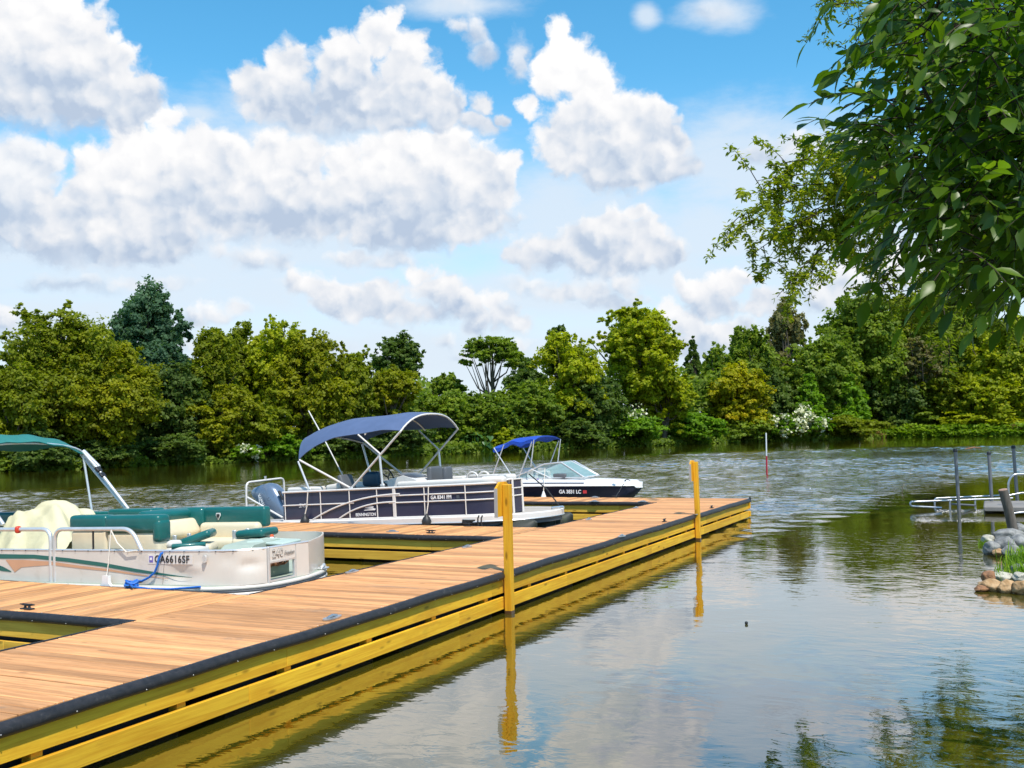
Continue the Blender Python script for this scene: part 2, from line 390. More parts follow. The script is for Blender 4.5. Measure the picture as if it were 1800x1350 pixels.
def wood(name, base, dark, axis, rough=0.65, grain=1.0, tintvar=0.16, knots=0.5, stain=(0.25, 0.16, 0.10), stain_amt=0.35, spec=0.3):
    """sawn boards running along axis 0/1; every board has its own tint"""
    m = bpy.data.materials.new(name); m.use_nodes = True; t = m.node_tree; p = t.nodes['Principled BSDF']
    tc = t.nodes.new('ShaderNodeTexCoord')
    a = t.nodes.new('ShaderNodeAttribute'); a.attribute_name = 'tint'
    off = t.nodes.new('ShaderNodeCombineXYZ')
    sc = [26.0, 26.0, 26.0]; sc[axis] = 0.9
    for k in range(3): t.links.new(mth(t, 'MULTIPLY', a.outputs['Fac'], 37.0+13*k), off.inputs[k])
    v = vmth(t, 'ADD', vmth(t, 'MULTIPLY', tc.outputs['Object'], tuple(sc)), off.outputs[0])
    g1 = noise(t, v, 1.0, 7, 0.62, 0.8)
    v2 = [5.0, 5.0, 5.0]; v2[axis] = 1.1
    g2 = noise(t, vmth(t, 'ADD', vmth(t, 'MULTIPLY', tc.outputs['Object'], tuple(v2)), off.outputs[0]), 1.0, 4, 0.6, 1.2)
    fac = mrange(t, mth(t, 'ADD', mth(t, 'MULTIPLY', g1.outputs['Fac'], 0.7), mth(t, 'MULTIPLY', g2.outputs['Fac'], 0.3)), 0.36, 0.66)
    c = mixc(t, fac, dark, base)
    tv = mrange(t, a.outputs['Fac'], 0, 1, 1-tintvar, 1+tintvar, smooth=False)
    c2 = vmth(t, 'SCALE', c); t.links.new(tv, c2.node.inputs['Scale'])
    # grey weather stains
    v3 = [3.2, 3.2, 3.2]; v3[axis] = 1.0
    g3 = noise(t, vmth(t, 'ADD', vmth(t, 'MULTIPLY', tc.outputs['Object'], tuple(v3)), off.outputs[0]), 1.0, 6, 0.7, 0.6)
    c3 = mixc(t, mrange(t, g3.outputs['Fac'], 0.55, 0.75, 0.0, stain_amt), c2, stain)
    # knots
    v4 = [7.0, 7.0, 7.0]; v4[axis] = 2.2
    vo = t.nodes.new('ShaderNodeTexVoronoi'); vo.inputs['Scale'].default_value = 1.0
    t.links.new(vmth(t, 'ADD', vmth(t, 'MULTIPLY', tc.outputs['Object'], tuple(v4)), off.outputs[0]), vo.inputs['Vector'])
    kn = mrange(t, vo.outputs['Distance'], 0.05, 0.16, knots, 0.0)
    c4 = mixc(t, kn, c3, tuple(0.35*x for x in dark))
    t.links.new(c4, p.inputs['Base Color'])
    p.inputs['Roughness'].default_value = rough; p.inputs['Specular IOR Level'].default_value = spec
    b = t.nodes.new('ShaderNodeBump'); b.inputs['Strength'].default_value = 0.6; b.inputs['Distance'].default_value = 0.003*grain
    t.links.new(g1.outputs['Fac'], b.inputs['Height']); t.links.new(b.outputs[0], p.inputs['Normal'])
    return m

# ------------------------------------------------------------------ ground sheet and lake
LAKE = [(-2.6, 3.2), (0.9, 3.6), (2.6, 6.0), (2.2, 10.0), (0.55, 13.6), (0.15, 14.6), (0.5, 15.4), (0.62, 17.2), (0.15, 18.2), (0.35, 19.2), (1.5, 21.0), (3.2, 24.0), (6.5, 30), (14, 50),
        (30, 100), (50, 170), (48, 225), (28, 243), (7.0, 250), (-12, 256), (-23.7, 259), (-26.5, 235), (-33, 222), (-47, 209), (-54, 180), (-59, 157), (-61.7, 129), (-63.5, 112), (-67.2, 95), (-76.5, 79),
        (-77, 59), (-80, 40), (-78, 20), (-70, 0), (-50, -8), (-24, -6.5), (-9, -4.2)]
LK = np.array(LAKE)
def lake_sd(x, y):
    """signed distance to the lake's edge, negative over water"""
    P = np.stack([x, y], -1); d = np.full(x.shape, 1e9); ins = np.zeros(x.shape, bool)
    for i in range(len(LK)):
        a, b = LK[i-1], LK[i]; ab = b-a
        t = np.clip(((P-a)@ab)/(ab@ab), 0, 1)
        d = np.minimum(d, np.linalg.norm(P-(a+t[..., None]*ab), axis=-1))
        c = ((a[1] > y) != (b[1] > y)) & (x < (b[0]-a[0])*(y-a[1])/(b[1]-a[1]+1e-12)+a[0])
        ins ^= c
    return np.where(ins, -d, d)
def ground_h(x, y):
    s = lake_sd(x, y)
    s = s-5.0*smooth01((y-38)/14)*(1+0*x)
    wob = 0.25*np.sin(x*1.7+y*0.9)*np.cos(y*1.3-x*0.6)
    h = np.where(s < 0, -1.8*smooth01(-s/5.0)-0.05, 0.55*smooth01(s/2.5)+0.55*smooth01((s-2)/12)+1.2*smooth01((s-12)/60))
    h = h + np.where(s > 0, 0.10*wob*smooth01(s/2), 0)
    far = np.clip((np.hypot(x+20, y-60)-260)/900, 0, 1)
    h = h + 9*far
    # mown hillside beyond the trees on the far left
    h = h + 15.5*np.exp(-(((x+205)/48)**2+((y-150)/60)**2))
    # the camera's own bank
    h = h - 0.3*np.exp(-((x/4)**2+((y-0)/3)**2))*(s > 0)
    return h
def sinh_axis(c, n, near, far):
    t = np.linspace(-1, 1, n); k = 1.0
    lo, hi = 0.1, 30
    for _ in range(60):
        k = (lo+hi)/2
        if far*k*(2/(n-1))/math.sinh(k) > near: lo = k
        else: hi = k
    return c+far*np.sinh(k*t)/math.sinh(k)
def sheet(name, xs, ys, hfun, material):
    X, Y = np.meshgrid(xs, ys, indexing='ij'); Z = hfun(X, Y)
    a, b = X.shape; co = np.stack([X, Y, Z], -1).reshape(-1, 3)
    i = np.arange(a*b).reshape(a, b)
    q = np.stack([i[:-1, :-1], i[1:, :-1], i[1:, 1:], i[:-1, 1:]], -1).reshape(-1, 4)
    me = bpy.data.meshes.new(name); fast_mesh(me, co, q); me.materials.append(material)
    o = bpy.data.objects.new(name, me); COL.objects.link(o)
    return o, X, Y
def fast_mesh(me, co, quads, smooth=True):
    co = np.asarray(co, np.float32); quads = np.asarray(quads, np.int32); k = quads.shape[1]
    me.vertices.add(len(co)); me.vertices.foreach_set('co', co.ravel())
    me.loops.add(quads.size); me.loops.foreach_set('vertex_index', quads.ravel())
    me.polygons.add(len(quads)); me.polygons.foreach_set('loop_start', np.arange(0, quads.size, k, dtype=np.int32))
    me.polygons.foreach_set('use_smooth', np.full(len(quads), smooth))
    me.update(calc_edges=True)

def ground_material():
    m = bpy.data.materials.new("bank_soil_and_grass"); m.use_nodes = True; t = m.node_tree; p = t.nodes['Principled BSDF']
    g = t.nodes.new('ShaderNodeNewGeometry')
    n1 = noise(t, g.outputs['Position'], 0.35, 6, 0.6); n2 = noise(t, g.outputs['Position'], 6.0, 5, 0.65)
    soil = mixc(t, n2.outputs['Fac'], (0.055, 0.04, 0.02), (0.17, 0.12, 0.07))
    grass = mixc(t, n2.outputs['Fac'], (0.03, 0.075, 0.008), (0.09, 0.17, 0.02))
    sep = t.nodes.new('ShaderNodeSeparateXYZ'); t.links.new(g.outputs['Position'], sep.inputs[0])
    f = mrange(t, mth(t, 'ADD', sep.outputs[2], mth(t, 'MULTIPLY_ADD', n1.outputs['Fac'], 0.9, -0.45)), 0.05, 0.45)
    t.links.new(mixc(t, f, soil, grass), p.inputs['Base Color']); p.inputs['Roughness'].default_value = 0.95; p.inputs['Specular IOR Level'].default_value = 0.15
    b = t.nodes.new('ShaderNodeBump'); b.inputs['Distance'].default_value = 0.05; t.links.new(n2.outputs['Fac'], b.inputs['Height']); t.links.new(b.outputs[0], p.inputs['Normal'])
    return m
ground, _, _ = sheet("ground", sinh_axis(0, 300, 0.28, 2600), sinh_axis(16, 300, 0.28, 2600), ground_h, ground_material())
tag(ground, kind='structure')

def water_material():
    m = bpy.data.materials.new("olive_lake_water"); m.use_nodes = True; t = m.node_tree; p = t.nodes['Principled BSDF']
    g = t.nodes.new('ShaderNodeNewGeometry'); pos = g.outputs['Position']
    a = t.nodes.new('ShaderNodeAttribute'); a.attribute_name = 'ripple'
    rip = a.outputs['Fac']
    big = noise(t, pos, 0.09, 3, 0.5)
    silt = noise(t, pos, 0.25, 5, 0.6)
    col = mixc(t, silt.outputs['Fac'], WATER_A, WATER_B)
    t.nodes.remove(p)
    df = t.nodes.new('ShaderNodeBsdfDiffuse'); gl = t.nodes.new('ShaderNodeBsdfGlossy'); gl.inputs['Roughness'].default_value = 0.02
    gl.inputs['Color'].default_value = (1.0, 0.965, 0.97, 1)
    t.links.new(col, df.inputs['Color'])
    fr = t.nodes.new('ShaderNodeFresnel'); fr.inputs['IOR'].default_value = WATER_IOR
    mx = t.nodes.new('ShaderNodeMixShader'); t.links.new(mth(t, 'POWER', fr.outputs[0], WATER_POW), mx.inputs[0])
    t.links.new(df.outputs[0], mx.inputs[1]); t.links.new(gl.outputs[0], mx.inputs[2]); t.links.new(mx.outputs[0], t.nodes['Material Output'].inputs['Surface'])
    # calm water keeps a faint swell; the wind patch carries short chop
    s0 = noise(t, vmth(t, 'MULTIPLY', pos, (1.0, 0.55, 1)), 1.1, 2, 0.5)
    s1 = noise(t, vmth(t, 'MULTIPLY', pos, (0.8, 1.2, 1)), 4.5, 3, 0.5, 0.4)
    s2 = noise(t, vmth(t, 'MULTIPLY', pos, (1.0, 1.0, 1)), 3.2, 3, 0.55, 0.3)
    gust = mth(t, 'MULTIPLY', rip, mrange(t, big.outputs['Fac'], 0.3, 0.62, 0.55, 1.0))
    hgt = mth(t, 'ADD', mth(t, 'MULTIPLY', s0.outputs['Fac'], CALM_A),
              mth(t, 'ADD', mth(t, 'MULTIPLY', s1.outputs['Fac'], mth(t, 'MULTIPLY_ADD', mrange(t, big.outputs['Fac'], 0.4, 0.6), CALM_B, 0.0015)),
                  mth(t, 'MULTIPLY', s2.outputs['Fac'], mth(t, 'MULTIPLY', gust, CHOP))))
    b = t.nodes.new('ShaderNodeBump'); b.inputs['Strength'].default_value = 1.0; b.inputs['Distance'].default_value = 1.0
    t.links.new(hgt, b.inputs['Height']); t.links.new(b.outputs[0], gl.inputs['Normal']); t.links.new(b.outputs[0], fr.inputs['Normal'])
    return m
WATER_A, WATER_B = (0.052, 0.048, 0.004), (0.080, 0.070, 0.006)
WATER_IOR = 1.33
WATER_POW = 0.50
CALM_A, CALM_B, CHOP = 0.010, 0.004, 0.05
def ripple_mask(x, y):
    # wind lies between the calm lee of the far trees and the sheltered corner by the camera
    d = np.hypot(x, y); sd = -lake_sd(x, y)
    ang = np.degrees(np.arctan2(x, y))                      # 0 = along the dock
    bank_far = np.interp(ang, [-60, -52, -40, -32, -25, -14, -5, 2], [93, 97, 112, 140, 168, 215, 245, 252])
    rag = 4*np.sin(x*.21+y*.13)+3*np.sin(x*.47-y*.31)+2*np.sin(x*.9+y*.8)
    lee = smooth01((bank_far*np.interp(ang, [-55, -25, 2], [0.66, 0.58, 0.54])+rag*0.7-d)/20)
    near = np.interp(ang, [-60, -45, -30, -20, -12, -6, 0, 6], [14, 16, 19, 18, 19, 24, 36, 40])
    return lee*smooth01((d+rag*0.25-near)/(near*0.55))

def build_water():
    # rings and spokes, fine where the wind raises real chop, coarse elsewhere
    a = np.radians(np.concatenate([np.linspace(-60, 4.5, 470), np.linspace(4.5, 300, 130)[1:-1]]))
    r = np.concatenate([np.linspace(0.02, 12, 40)[:-1], 12+np.cumsum(np.full(330, 0.20))-0.2, np.linspace(78, 150, 230)[1:], np.linspace(150, 270, 60)[1:], np.linspace(270, 460, 12)[1:]])
    A, R = np.meshgrid(a, r, indexing='ij'); X = np.sin(A)*R; Y = np.cos(A)*R
    m = ripple_mask(X, Y)
    r2 = np.random.default_rng(77)
    gust = np.zeros_like(X)
    for _ in range(9):
        an = r2.uniform(0, 6.28); kf = 2*math.pi/r2.uniform(9, 40); gust += np.sin(X*math.cos(an)*kf+Y*math.sin(an)*kf*0.7+r2.uniform(0, 6.28))
    g = np.clip(0.80+0.13*gust, 0.5, 1.2)
    Z = np.zeros_like(X)
    for _ in range(46):
        lam = math.exp(r2.uniform(math.log(0.5), math.log(1.6))); an = math.radians(r2.normal(75, 42)); kf = 2*math.pi/lam
        Z += np.sin((X*math.cos(an)+Y*math.sin(an))*kf+r2.uniform(0, 6.28))*(lam/(2*math.pi))*0.027
    fade = np.interp(R, [0, 10, 14, 130, 160, 460], [0, 0, 1, 1, 0.8, 0.0])
    Z = Z*m*g*fade
    na, nr = X.shape; i = np.arange(na*nr).reshape(na, nr)
    i2 = np.vstack([i, i[:1]])
    q = np.stack([i2[:-1, :-1], i2[:-1, 1:], i2[1:, 1:], i2[1:, :-1]], -1).reshape(-1, 4)
    me = bpy.data.meshes.new("water"); fast_mesh(me, np.stack([X, Y, Z], -1).reshape(-1, 3), q[:, ::-1]); me.materials.append(water_material())
    at = me.attributes.new('ripple', 'FLOAT', 'POINT'); at.data.foreach_set('value', m.ravel().astype(np.float32))
    o = bpy.data.objects.new("water", me); COL.objects.link(o); return tag(o, kind='structure')
water = build_water()

# ------------------------------------------------------------------ floating dock
DZ = 0.50
M_DECK_X = wood("reddish_deck_boards_across", (0.82, 0.40, 0.165), (0.47, 0.215, 0.085), 0, tintvar=0.30, stain=(0.24, 0.17, 0.12), stain_amt=0.75)
M_DECK_Y = wood("reddish_deck_boards_along", (0.82, 0.405, 0.16), (0.47, 0.215, 0.085), 1, tintvar=0.30, stain=(0.22, 0.16, 0.12), stain_amt=0.75)
M_PINE_Y = wood("treated_pine_along", (0.92, 0.54, 0.034), (0.70, 0.34, 0.016), 1, knots=0.7, tintvar=0.12, stain=(0.30, 0.12, 0.02), stain_amt=0.35)
M_PINE_X = wood("treated_pine_across", (0.88, 0.53, 0.07), (0.66, 0.35, 0.035), 0, knots=0.7, tintvar=0.12, stain=(0.28, 0.15, 0.03), stain_amt=0.35)
M_PINE_Z = wood("treated_pine_upright", (0.88, 0.48, 0.028), (0.68, 0.31, 0.012), 2, knots=0.8, tintvar=0.1, stain=(0.36, 0.13, 0.01), stain_amt=0.4)
M_PIPE = mat("black_bumper_plastic", (0.022, 0.020, 0.022), 0.5, var=0.5, scale=18, bump=0.0015, bscale=60, dirt=(0.16, 0.14, 0.13), dirt_amt=0.35)
M_ALU = mat("galvanised_metal", (0.62, 0.62, 0.63), 0.33, metal=0.85, var=0.15, scale=9)
M_BLACK = mat("black_rubber", (0.018, 0.018, 0.02), 0.5, var=0.3, scale=20)
M_SCREW = mat("bright_screw_heads", (0.45, 0.45, 0.44), 0.4, metal=0.6, var=0.1)
M_DARK = mat("black_float_plastic", (0.02, 0.02, 0.02), 0.6)  # one even near-black plastic for the dock floats
XO, XI, Y0, Y1 = -5.33, -7.15, -7.0, 24.49
FING = [(-0.93, 0.68), (6.87, 8.43), (14.66, 16.28), (22.89, 24.49)]
XF = -13.5
dock = thing("floating_dock", "long new timber floating dock with three fingers, reddish deck and black bumper pipe", "dock", (-6.2, 8, 0))
def dk(o):
    o.matrix_parent_inverse = Matrix.Translation((6.2, -8, 0)); return o
def planks(mb, lo, hi, a, b, axis, w=0.137, gap=0.010):
    """boards laid along `axis`, stacked between lo..hi, each spanning a..b"""
    k = lo
    while k < hi-0.02:
        e = min(k+w, hi); c = (k+e-gap)/2; L = (e-gap)-k
        jig = random.uniform(-0.003, 0.003); z = DZ-0.019+random.uniform(-0.0022, 0.0022)
        if axis == 0: mb.box(((a+b)/2+jig, c, z), (b-a, L, 0.038), bev=0.004, tint=random.random(), rot=(random.uniform(-.004, .004), 0, 0))
        else: mb.box((c, (a+b)/2+jig, z), (L, b-a, 0.038), bev=0.004, tint=random.random(), rot=(0, random.uniform(-.004, .004), 0))
        k = e
mb = MB(); planks(mb, Y0, Y1, XI+0.02, XO-0.02, 0); dk(mb.build("walkway_decking", M_DECK_X, dock))
for (a, b) in FING:
    mb = MB(); planks(mb, XF, XI-0.145, a+0.02, b-0.02, 1)
    mb.box((XI-0.068, (a+b)/2, DZ-0.019), (0.132, b-a-0.04, 0.038), bev=0.004, tint=random.random())
    dk(mb.build("finger_decking", M_DECK_Y, dock))
# fascia: two tiers of joined boards
def tiers(mb, a, b, axis, fixed, out):
    for (zc, h, off) in ((0.360, 0.235, 0.0), (0.125, 0.145, 0.008)):
        k = a+random.uniform(-2.5, -0.5)
        while k < b:
            e = min(k+random.uniform(2.9, 3.9), b); s = max(k, a)
            if e-s > 0.05:
                L = e-s-0.004
                if axis == 1: mb.box((fixed-out*(0.019-off), (s+e)/2, zc), (0.038, L, h), bev=0.003, tint=random.random())
                else: mb.box(((s+e)/2, fixed-out*(0.019-off), zc), (L, 0.038, h), bev=0.003, tint=random.random())
            k = e
mb = MB(); tiers(mb, Y0, Y1-0.02, 1, XO-0.008, 1); dk(mb.build("outer_fascia", M_PINE_Y, dock))
edges = [Y0]+[v for f in FING for v in f]
for i in range(0, len(edges)-1, 2):
    if edges[i+1]-edges[i] > 0.5: mb = MB(); tiers(mb, edges[i]+0.02, edges[i+1]-0.02, 1, XI+0.008, -1); dk(mb.build("inner_fascia", M_PINE_Y, dock))
for (a, b) in FING:
    mb = MB(); tiers(mb, XF, XI-0.03, 0, a+0.008, -1); dk(mb.build("finger_fascia", M_PINE_X, dock))
    mb = MB(); tiers(mb, XF, XI-0.03 if b < 24 else XO-0.06, 0, b-0.008, 1); dk(mb.build("finger_fascia", M_PINE_X, dock))
mb = MB(); mb.box((XO+0.006, Y1-0.03, 0.34), (0.05, 0.07, 0.16), bev=0.004); dk(mb.build("corner_block", M_PINE_Y, dock)); mb = MB(); mb.box((XO+0.006, Y1-0.02, 0.13), (0.05, 0.09, 0.13), bev=0.004)
dk(mb.build("corner_block", M_PINE_Y, dock))
# blocks and dark floats between the two tiers
y = Y0+0.4
while y < Y1: mb = MB(); mb.box((XO-0.085, y, 0.25), (0.08, 0.085, 0.30), tint=random.random()); dk(mb.build("frame_block", M_PINE_Y, dock)); y += 1.22
for i, y in enumerate(np.arange(Y0+1.3, Y1-0.5, 2.6)):
    mb = MB(); mb.box(((XO+XI)/2, y, 0.08), (1.45, 2.1, 0.5), bev=0.05, seg=2); dk(mb.build("float", M_DARK, dock))
for (a, b) in FING:
    for x in np.arange(XF+1.5, XI-1.0, 3.0):
        mb = MB(); mb.box((x, (a+b)/2, 0.08), (2.2, 1.2, 0.5), bev=0.05, seg=2); dk(mb.build("float", M_DARK, dock))
# black bumper pipe, slightly wavy between its screws, broken at the posts
PR, PZ = 0.047, 0.452
POSTS = [10.87, 19.5]
SCREWS = []
def pipe(a, b, axis, fixed, wob=0.0045):
    n = max(3, int(abs(b-a)/0.22)); pts = []; ph = random.uniform(0, 6)
    for i in range(n+1):
        s = a+(b-a)*i/n; d = wob*math.sin(s*1.9+ph)+wob*0.6*math.sin(s*4.3+ph*2)
        pts.append((fixed, s, PZ+d) if axis == 1 else (s, fixed, PZ+d))
    mb = MB(); mb.tube(pts, PR, 14); o = dk(mb.build("bumper_pipe", M_PIPE, dock))
    k = a+0.15
    while k < b:
        for dz, dx in ((0.046, -0.022), (-0.022, 0.046)):
            if axis == 1: q = (fixed+dx*(1 if fixed == XPO else -1), k+random.uniform(-.05, .05), PZ+dz)
            else: q = (k+random.uniform(-.05, .05), fixed-dx, PZ+dz)
            SCREWS.append((np.linalg.norm(np.array(q)-CAM), q))
        k += random.uniform(0.3, 0.62)
    return o
XPO = XO-0.002
cuts = [Y0]+[v for p in POSTS for v in (p-0.062, p+0.062)]+[Y1-0.01]
for i in range(0, len(cuts), 2): pipe(cuts[i], cuts[i+1], 1, XPO)
for (a, b) in FING:
    pipe(XF, XI-0.002, 0, a+0.002)
    if b < 24: pipe(XF, XI-0.06, 0, b-0.002)
for i in range(0, len(edges)-1, 2):
    if edges[i+1]-edges[i] > 0.5: mb = MB(); mb.box((XI-0.006, (edges[i]+edges[i+1])/2, DZ-0.04), (0.022, edges[i+1]-edges[i]-0.06, 0.09), bev=0.005); dk(mb.build("slip_edge_strip", M_BLACK, dock))
mb = MB(); mb.tube([(XO+0.0, Y1+0.02, 0.42), (XO+0.02, Y1+0.035, 0.53)], [0.05, 0.02], 10); mb.tube([(XO-0.01, Y1-0.0, 0.47), (XO+0.045, Y1+0.02, 0.50)], 0.018, 8)
dk(mb.build("corner_bumper", M_BLACK, dock))

SCREWS.sort(key=lambda e: e[0] if e[1][1] > 1.5 else 1e6); sp = None; rest = MB()
for i, (d_, q_) in enumerate(SCREWS):
    if i < 96:
        if sp is None: mb = MB(); mb.box((0, 0, 0), (0.008, 0.008, 0.008), bev=0.002); sp = mb.build("screw_head", M_SCREW, dock); o = sp
        else: o = sp.copy(); COL.objects.link(o); o.parent = dock
        o.matrix_parent_inverse = Matrix.Identity(4); o.location = (q_[0]+6.2, q_[1]-8, q_[2])
    else: rest.box(q_, (0.008, 0.008, 0.008), bev=0.002)
tag(dk(rest.build("far_screw_heads", M_SCREW, dock)), kind='stuff')

def make_cleat(m):
    mb = MB()
    mb.box((0, 0, 0.006), (0.15, 0.06, 0.012), bev=0.005, seg=2)
    for s in (-1, 1): mb.tube([(0.032*s, 0, 0.01), (0.026*s, 0, 0.04)], [0.014, 0.011], 8)
    mb.tube([(-0.105, 0, 0.047), (-0.06, 0, 0.046), (0, 0, 0.043), (0.06, 0, 0.046), (0.105, 0, 0.047)], [0.005, 0.011, 0.013, 0.011, 0.005], 8)
    return mb.build("cleat", m, dock)
def flat_cleat(m):
    mb = MB(); mb.prism([(0.13*math.cos(t)*(1 if abs(math.cos(t)) < .8 else 1), 0.05*math.sin(t)) for t in np.linspace(0, 2*math.pi, 20, endpoint=False)], 0.0, 0.012, 'Z')
    mb.tube([(-0.07, 0, 0.016), (0, 0, 0.028), (0.07, 0, 0.016)], 0.012, 8)
    return mb.build("cleat", m, dock)
SIL = [(584, 1087, 1), (1093, 943, 1), (1226, 904, 1), (619, 1006, 1), (821, 962, 1), (1035, 913.5, 1), (1118, 893, 1), (690, 935, 0), (617, 920.5, 0), (1045, 882, 0), (1046, 874.6, 0), (1130, 882.4, 0)]
BLK = [(1168, 917, 1), (1251, 893, 1), (48, 1071, 0), (757, 937, 0), (822, 925, 0), (1082, 874.6, 0), (238, 1030, 0)]
c0, c1 = flat_cleat(M_ALU), make_cleat(M_BLACK)
for lst, proto in ((SIL, c0), (BLK, c1)):
    for i, (px, py, ax) in enumerate(lst):
        o = proto if i == 0 else proto.copy()
        if i: COL.objects.link(o); o.parent = dock
        p = atz(px, py, DZ+0.002)
        o.matrix_parent_inverse = Matrix.Identity(4); o.location = (p[0]+6.2, p[1]-8, DZ+0.003); o.rotation_euler = (0, 0, math.pi/2 if ax else 0)

# ------------------------------------------------------------------ the two posts and their boards
for i, y in enumerate(POSTS):
    lab = ["yellow square pine post nearest the camera at the dock's outer edge", "yellow square pine post farther out near the dock's end"][i]
    t = thing("mooring_post", lab, "post", (-5.262, y, -0.6), group="pine posts on the dock's outer edge", rot=(0, math.radians(-0.5 if i else 0.0), 0))
    mb = MB(); mb.box((0, 0, 1.065), (0.092, 0.092, 2.15), bev=0.006, tint=0.3+0.4*i); mb.build("post_shaft", M_PINE_Z, t)
    mb = MB(); w, h = 0.185, 0.41
    mb.prism([(-w, 0), (w, 0), (w, h-0.07), (w-0.10, h), (-w+0.10, h), (-w, h-0.07)], -0.078, -0.049, 'X')
    o = mb.build("slip_board", M_PINE_Z, t); o.location = (0, 0, 1.76)
    mb = MB(); mb.prism([(-w-.006, -0.006), (-w+.012, -0.006), (-w+.012, h-0.075), (-w-.006, h-0.07)], -0.082, -0.045, 'X')
    o = mb.build("slip_board_edge", mat("weathered_grey_edge", (0.42, 0.38, 0.35), 0.8), t); o.location = (0, 0, 1.76)
    mb = MB(); mb.box((0, 0, 0.62), (0.095, 0.095, 0.05), bev=0.006); mb.build("wet_band", mat("wet_dark_wood", (0.10, 0.05, 0.02), 0.35), t)

# ------------------------------------------------------------------ vegetation
def leaf_material(name, c0, c1, c2=None, trans=0.50, rough=0.55, spec=0.25, hue_noise=None):
    m = bpy.data.materials.new(name); m.use_nodes = True; t = m.node_tree; p = t.nodes['Principled BSDF']
    a = t.nodes.new('ShaderNodeAttribute'); a.attribute_name = 'tint'
    r = t.nodes.new('ShaderNodeValToRGB'); r.color_ramp.elements[0].color = (*c0, 1); r.color_ramp.elements[1].color = (*c1, 1)
    r.color_ramp.elements[0].position = 0.15; r.color_ramp.elements[1].position = 0.75
    if c2: e = r.color_ramp.elements.new(1.0); e.color = (*c2, 1)
    t.links.new(a.outputs['Fac'], r.inputs[0])
    t.links.new(r.outputs[0], p.inputs['Base Color']); p.inputs['Roughness'].default_value = rough; p.inputs['Specular IOR Level'].default_value = spec
    tr = t.nodes.new('ShaderNodeBsdfTranslucent')
    c = vmth(t, 'MULTIPLY', r.outputs[0], (1.25, 1.35, 0.6)); t.links.new(c, tr.inputs['Color'])
    mx = t.nodes.new('ShaderNodeMixShader'); mx.inputs[0].default_value = trans
    t.links.new(p.outputs[0], mx.inputs[1]); t.links.new(tr.outputs[0], mx.inputs[2])
    t.links.new(mx.outputs[0], t.nodes['Material Output'].inputs['Surface'])
    return m
PAL = {
 'olive': leaf_material("olive_yellow_leaves", (0.130, 0.165, 0.010), (0.275, 0.310, 0.012), (0.46, 0.44, 0.018)),
 'ochre': leaf_material("ochre_olive_leaves", (0.155, 0.180, 0.008), (0.340, 0.345, 0.010), (0.56, 0.47, 0.016)),
 'lime':   leaf_material("yellow_green_leaves", (0.184, 0.243, 0.010), (0.447, 0.468, 0.012), (0.690, 0.650, 0.024)),
 'mid':    leaf_material("mid_green_leaves", (0.112, 0.179, 0.021), (0.262, 0.338, 0.025), (0.450, 0.500, 0.050)),
 'fresh':  leaf_material("fresh_green_leaves", (0.101, 0.203, 0.012), (0.243, 0.405, 0.020), (0.426, 0.569, 0.040)),
 'dark':   leaf_material("dark_green_leaves", (0.062, 0.112, 0.026), (0.155, 0.222, 0.036), (0.264, 0.342, 0.062)),
 'blue':   leaf_material("blue_green_leaves", (0.046, 0.110, 0.061), (0.116, 0.213, 0.105), (0.177, 0.299, 0.150)),
 'orange': leaf_material("turning_orange_leaves", (0.20, 0.23, 0.008), (0.46, 0.42, 0.010), (0.66, 0.36, 0.014)),
 'tan':    leaf_material("grey_tan_leaves", (0.154, 0.145, 0.054), (0.299, 0.271, 0.109), (0.435, 0.399, 0.181)),
 'white':  leaf_material("creamy_white_blossom", (0.50, 0.50, 0.30), (0.78, 0.76, 0.58), trans=0.2),
 'rust':   leaf_material("rusty_pink_weeds", (0.16, 0.12, 0.02), (0.30, 0.17, 0.06), (0.40, 0.22, 0.12)),
 'grass':  leaf_material("bright_bank_grass", (0.14, 0.24, 0.008), (0.30, 0.42, 0.014), (0.48, 0.52, 0.04)),
}
M_BARK = mat("grey_brown_bark", (0.13, 0.105, 0.08), 0.9, var=0.4, scale=3, bump=0.02, bscale=9, spec=0.1)
M_BARKD = mat("dark_bark", (0.05, 0.04, 0.03), 0.9, var=0.4, scale=3, bump=0.02, bscale=9, spec=0.1)

def leaves_mesh(pos, nrm, size, tint, elong=1.5, rs=rng, droop=None):
    """one pointed leaf (a folded diamond of two triangles joined as a quad) at each position"""
    n = len(pos)
    nrm = nrm/np.maximum(np.linalg.norm(nrm, axis=1, keepdims=True), 1e-6)
    r = rs.normal(size=(n, 3)) if droop is None else droop
    u = np.cross(nrm, r); u /= np.maximum(np.linalg.norm(u, axis=1, keepdims=True), 1e-6)
    w = np.cross(u, nrm)
    s = size[:, None]
    A = pos-w*s*elong*0.5; B = pos+u*s*0.5-nrm*s*0.10; C = pos+w*s*elong*0.5-nrm*s*0.12; D = pos-u*s*0.5-nrm*s*0.10
    co = np.stack([A, B, C, D], 1).reshape(-1, 3)
    q = np.arange(4*n).reshape(n, 4)
    return co, q, np.repeat(tint, 4)
def link_leaves(name, co, q, tint, material, parent=None, smooth=False):
    me = bpy.data.meshes.new(name); fast_mesh(me, co, q, smooth)
    at = me.attributes.new('tint', 'FLOAT', 'POINT'); at.data.foreach_set('value', tint.astype(np.float32))
    me.materials.append(material); o = bpy.data.objects.new(name, me); COL.objects.link(o)
    if parent is not None: o.parent = parent
    return o

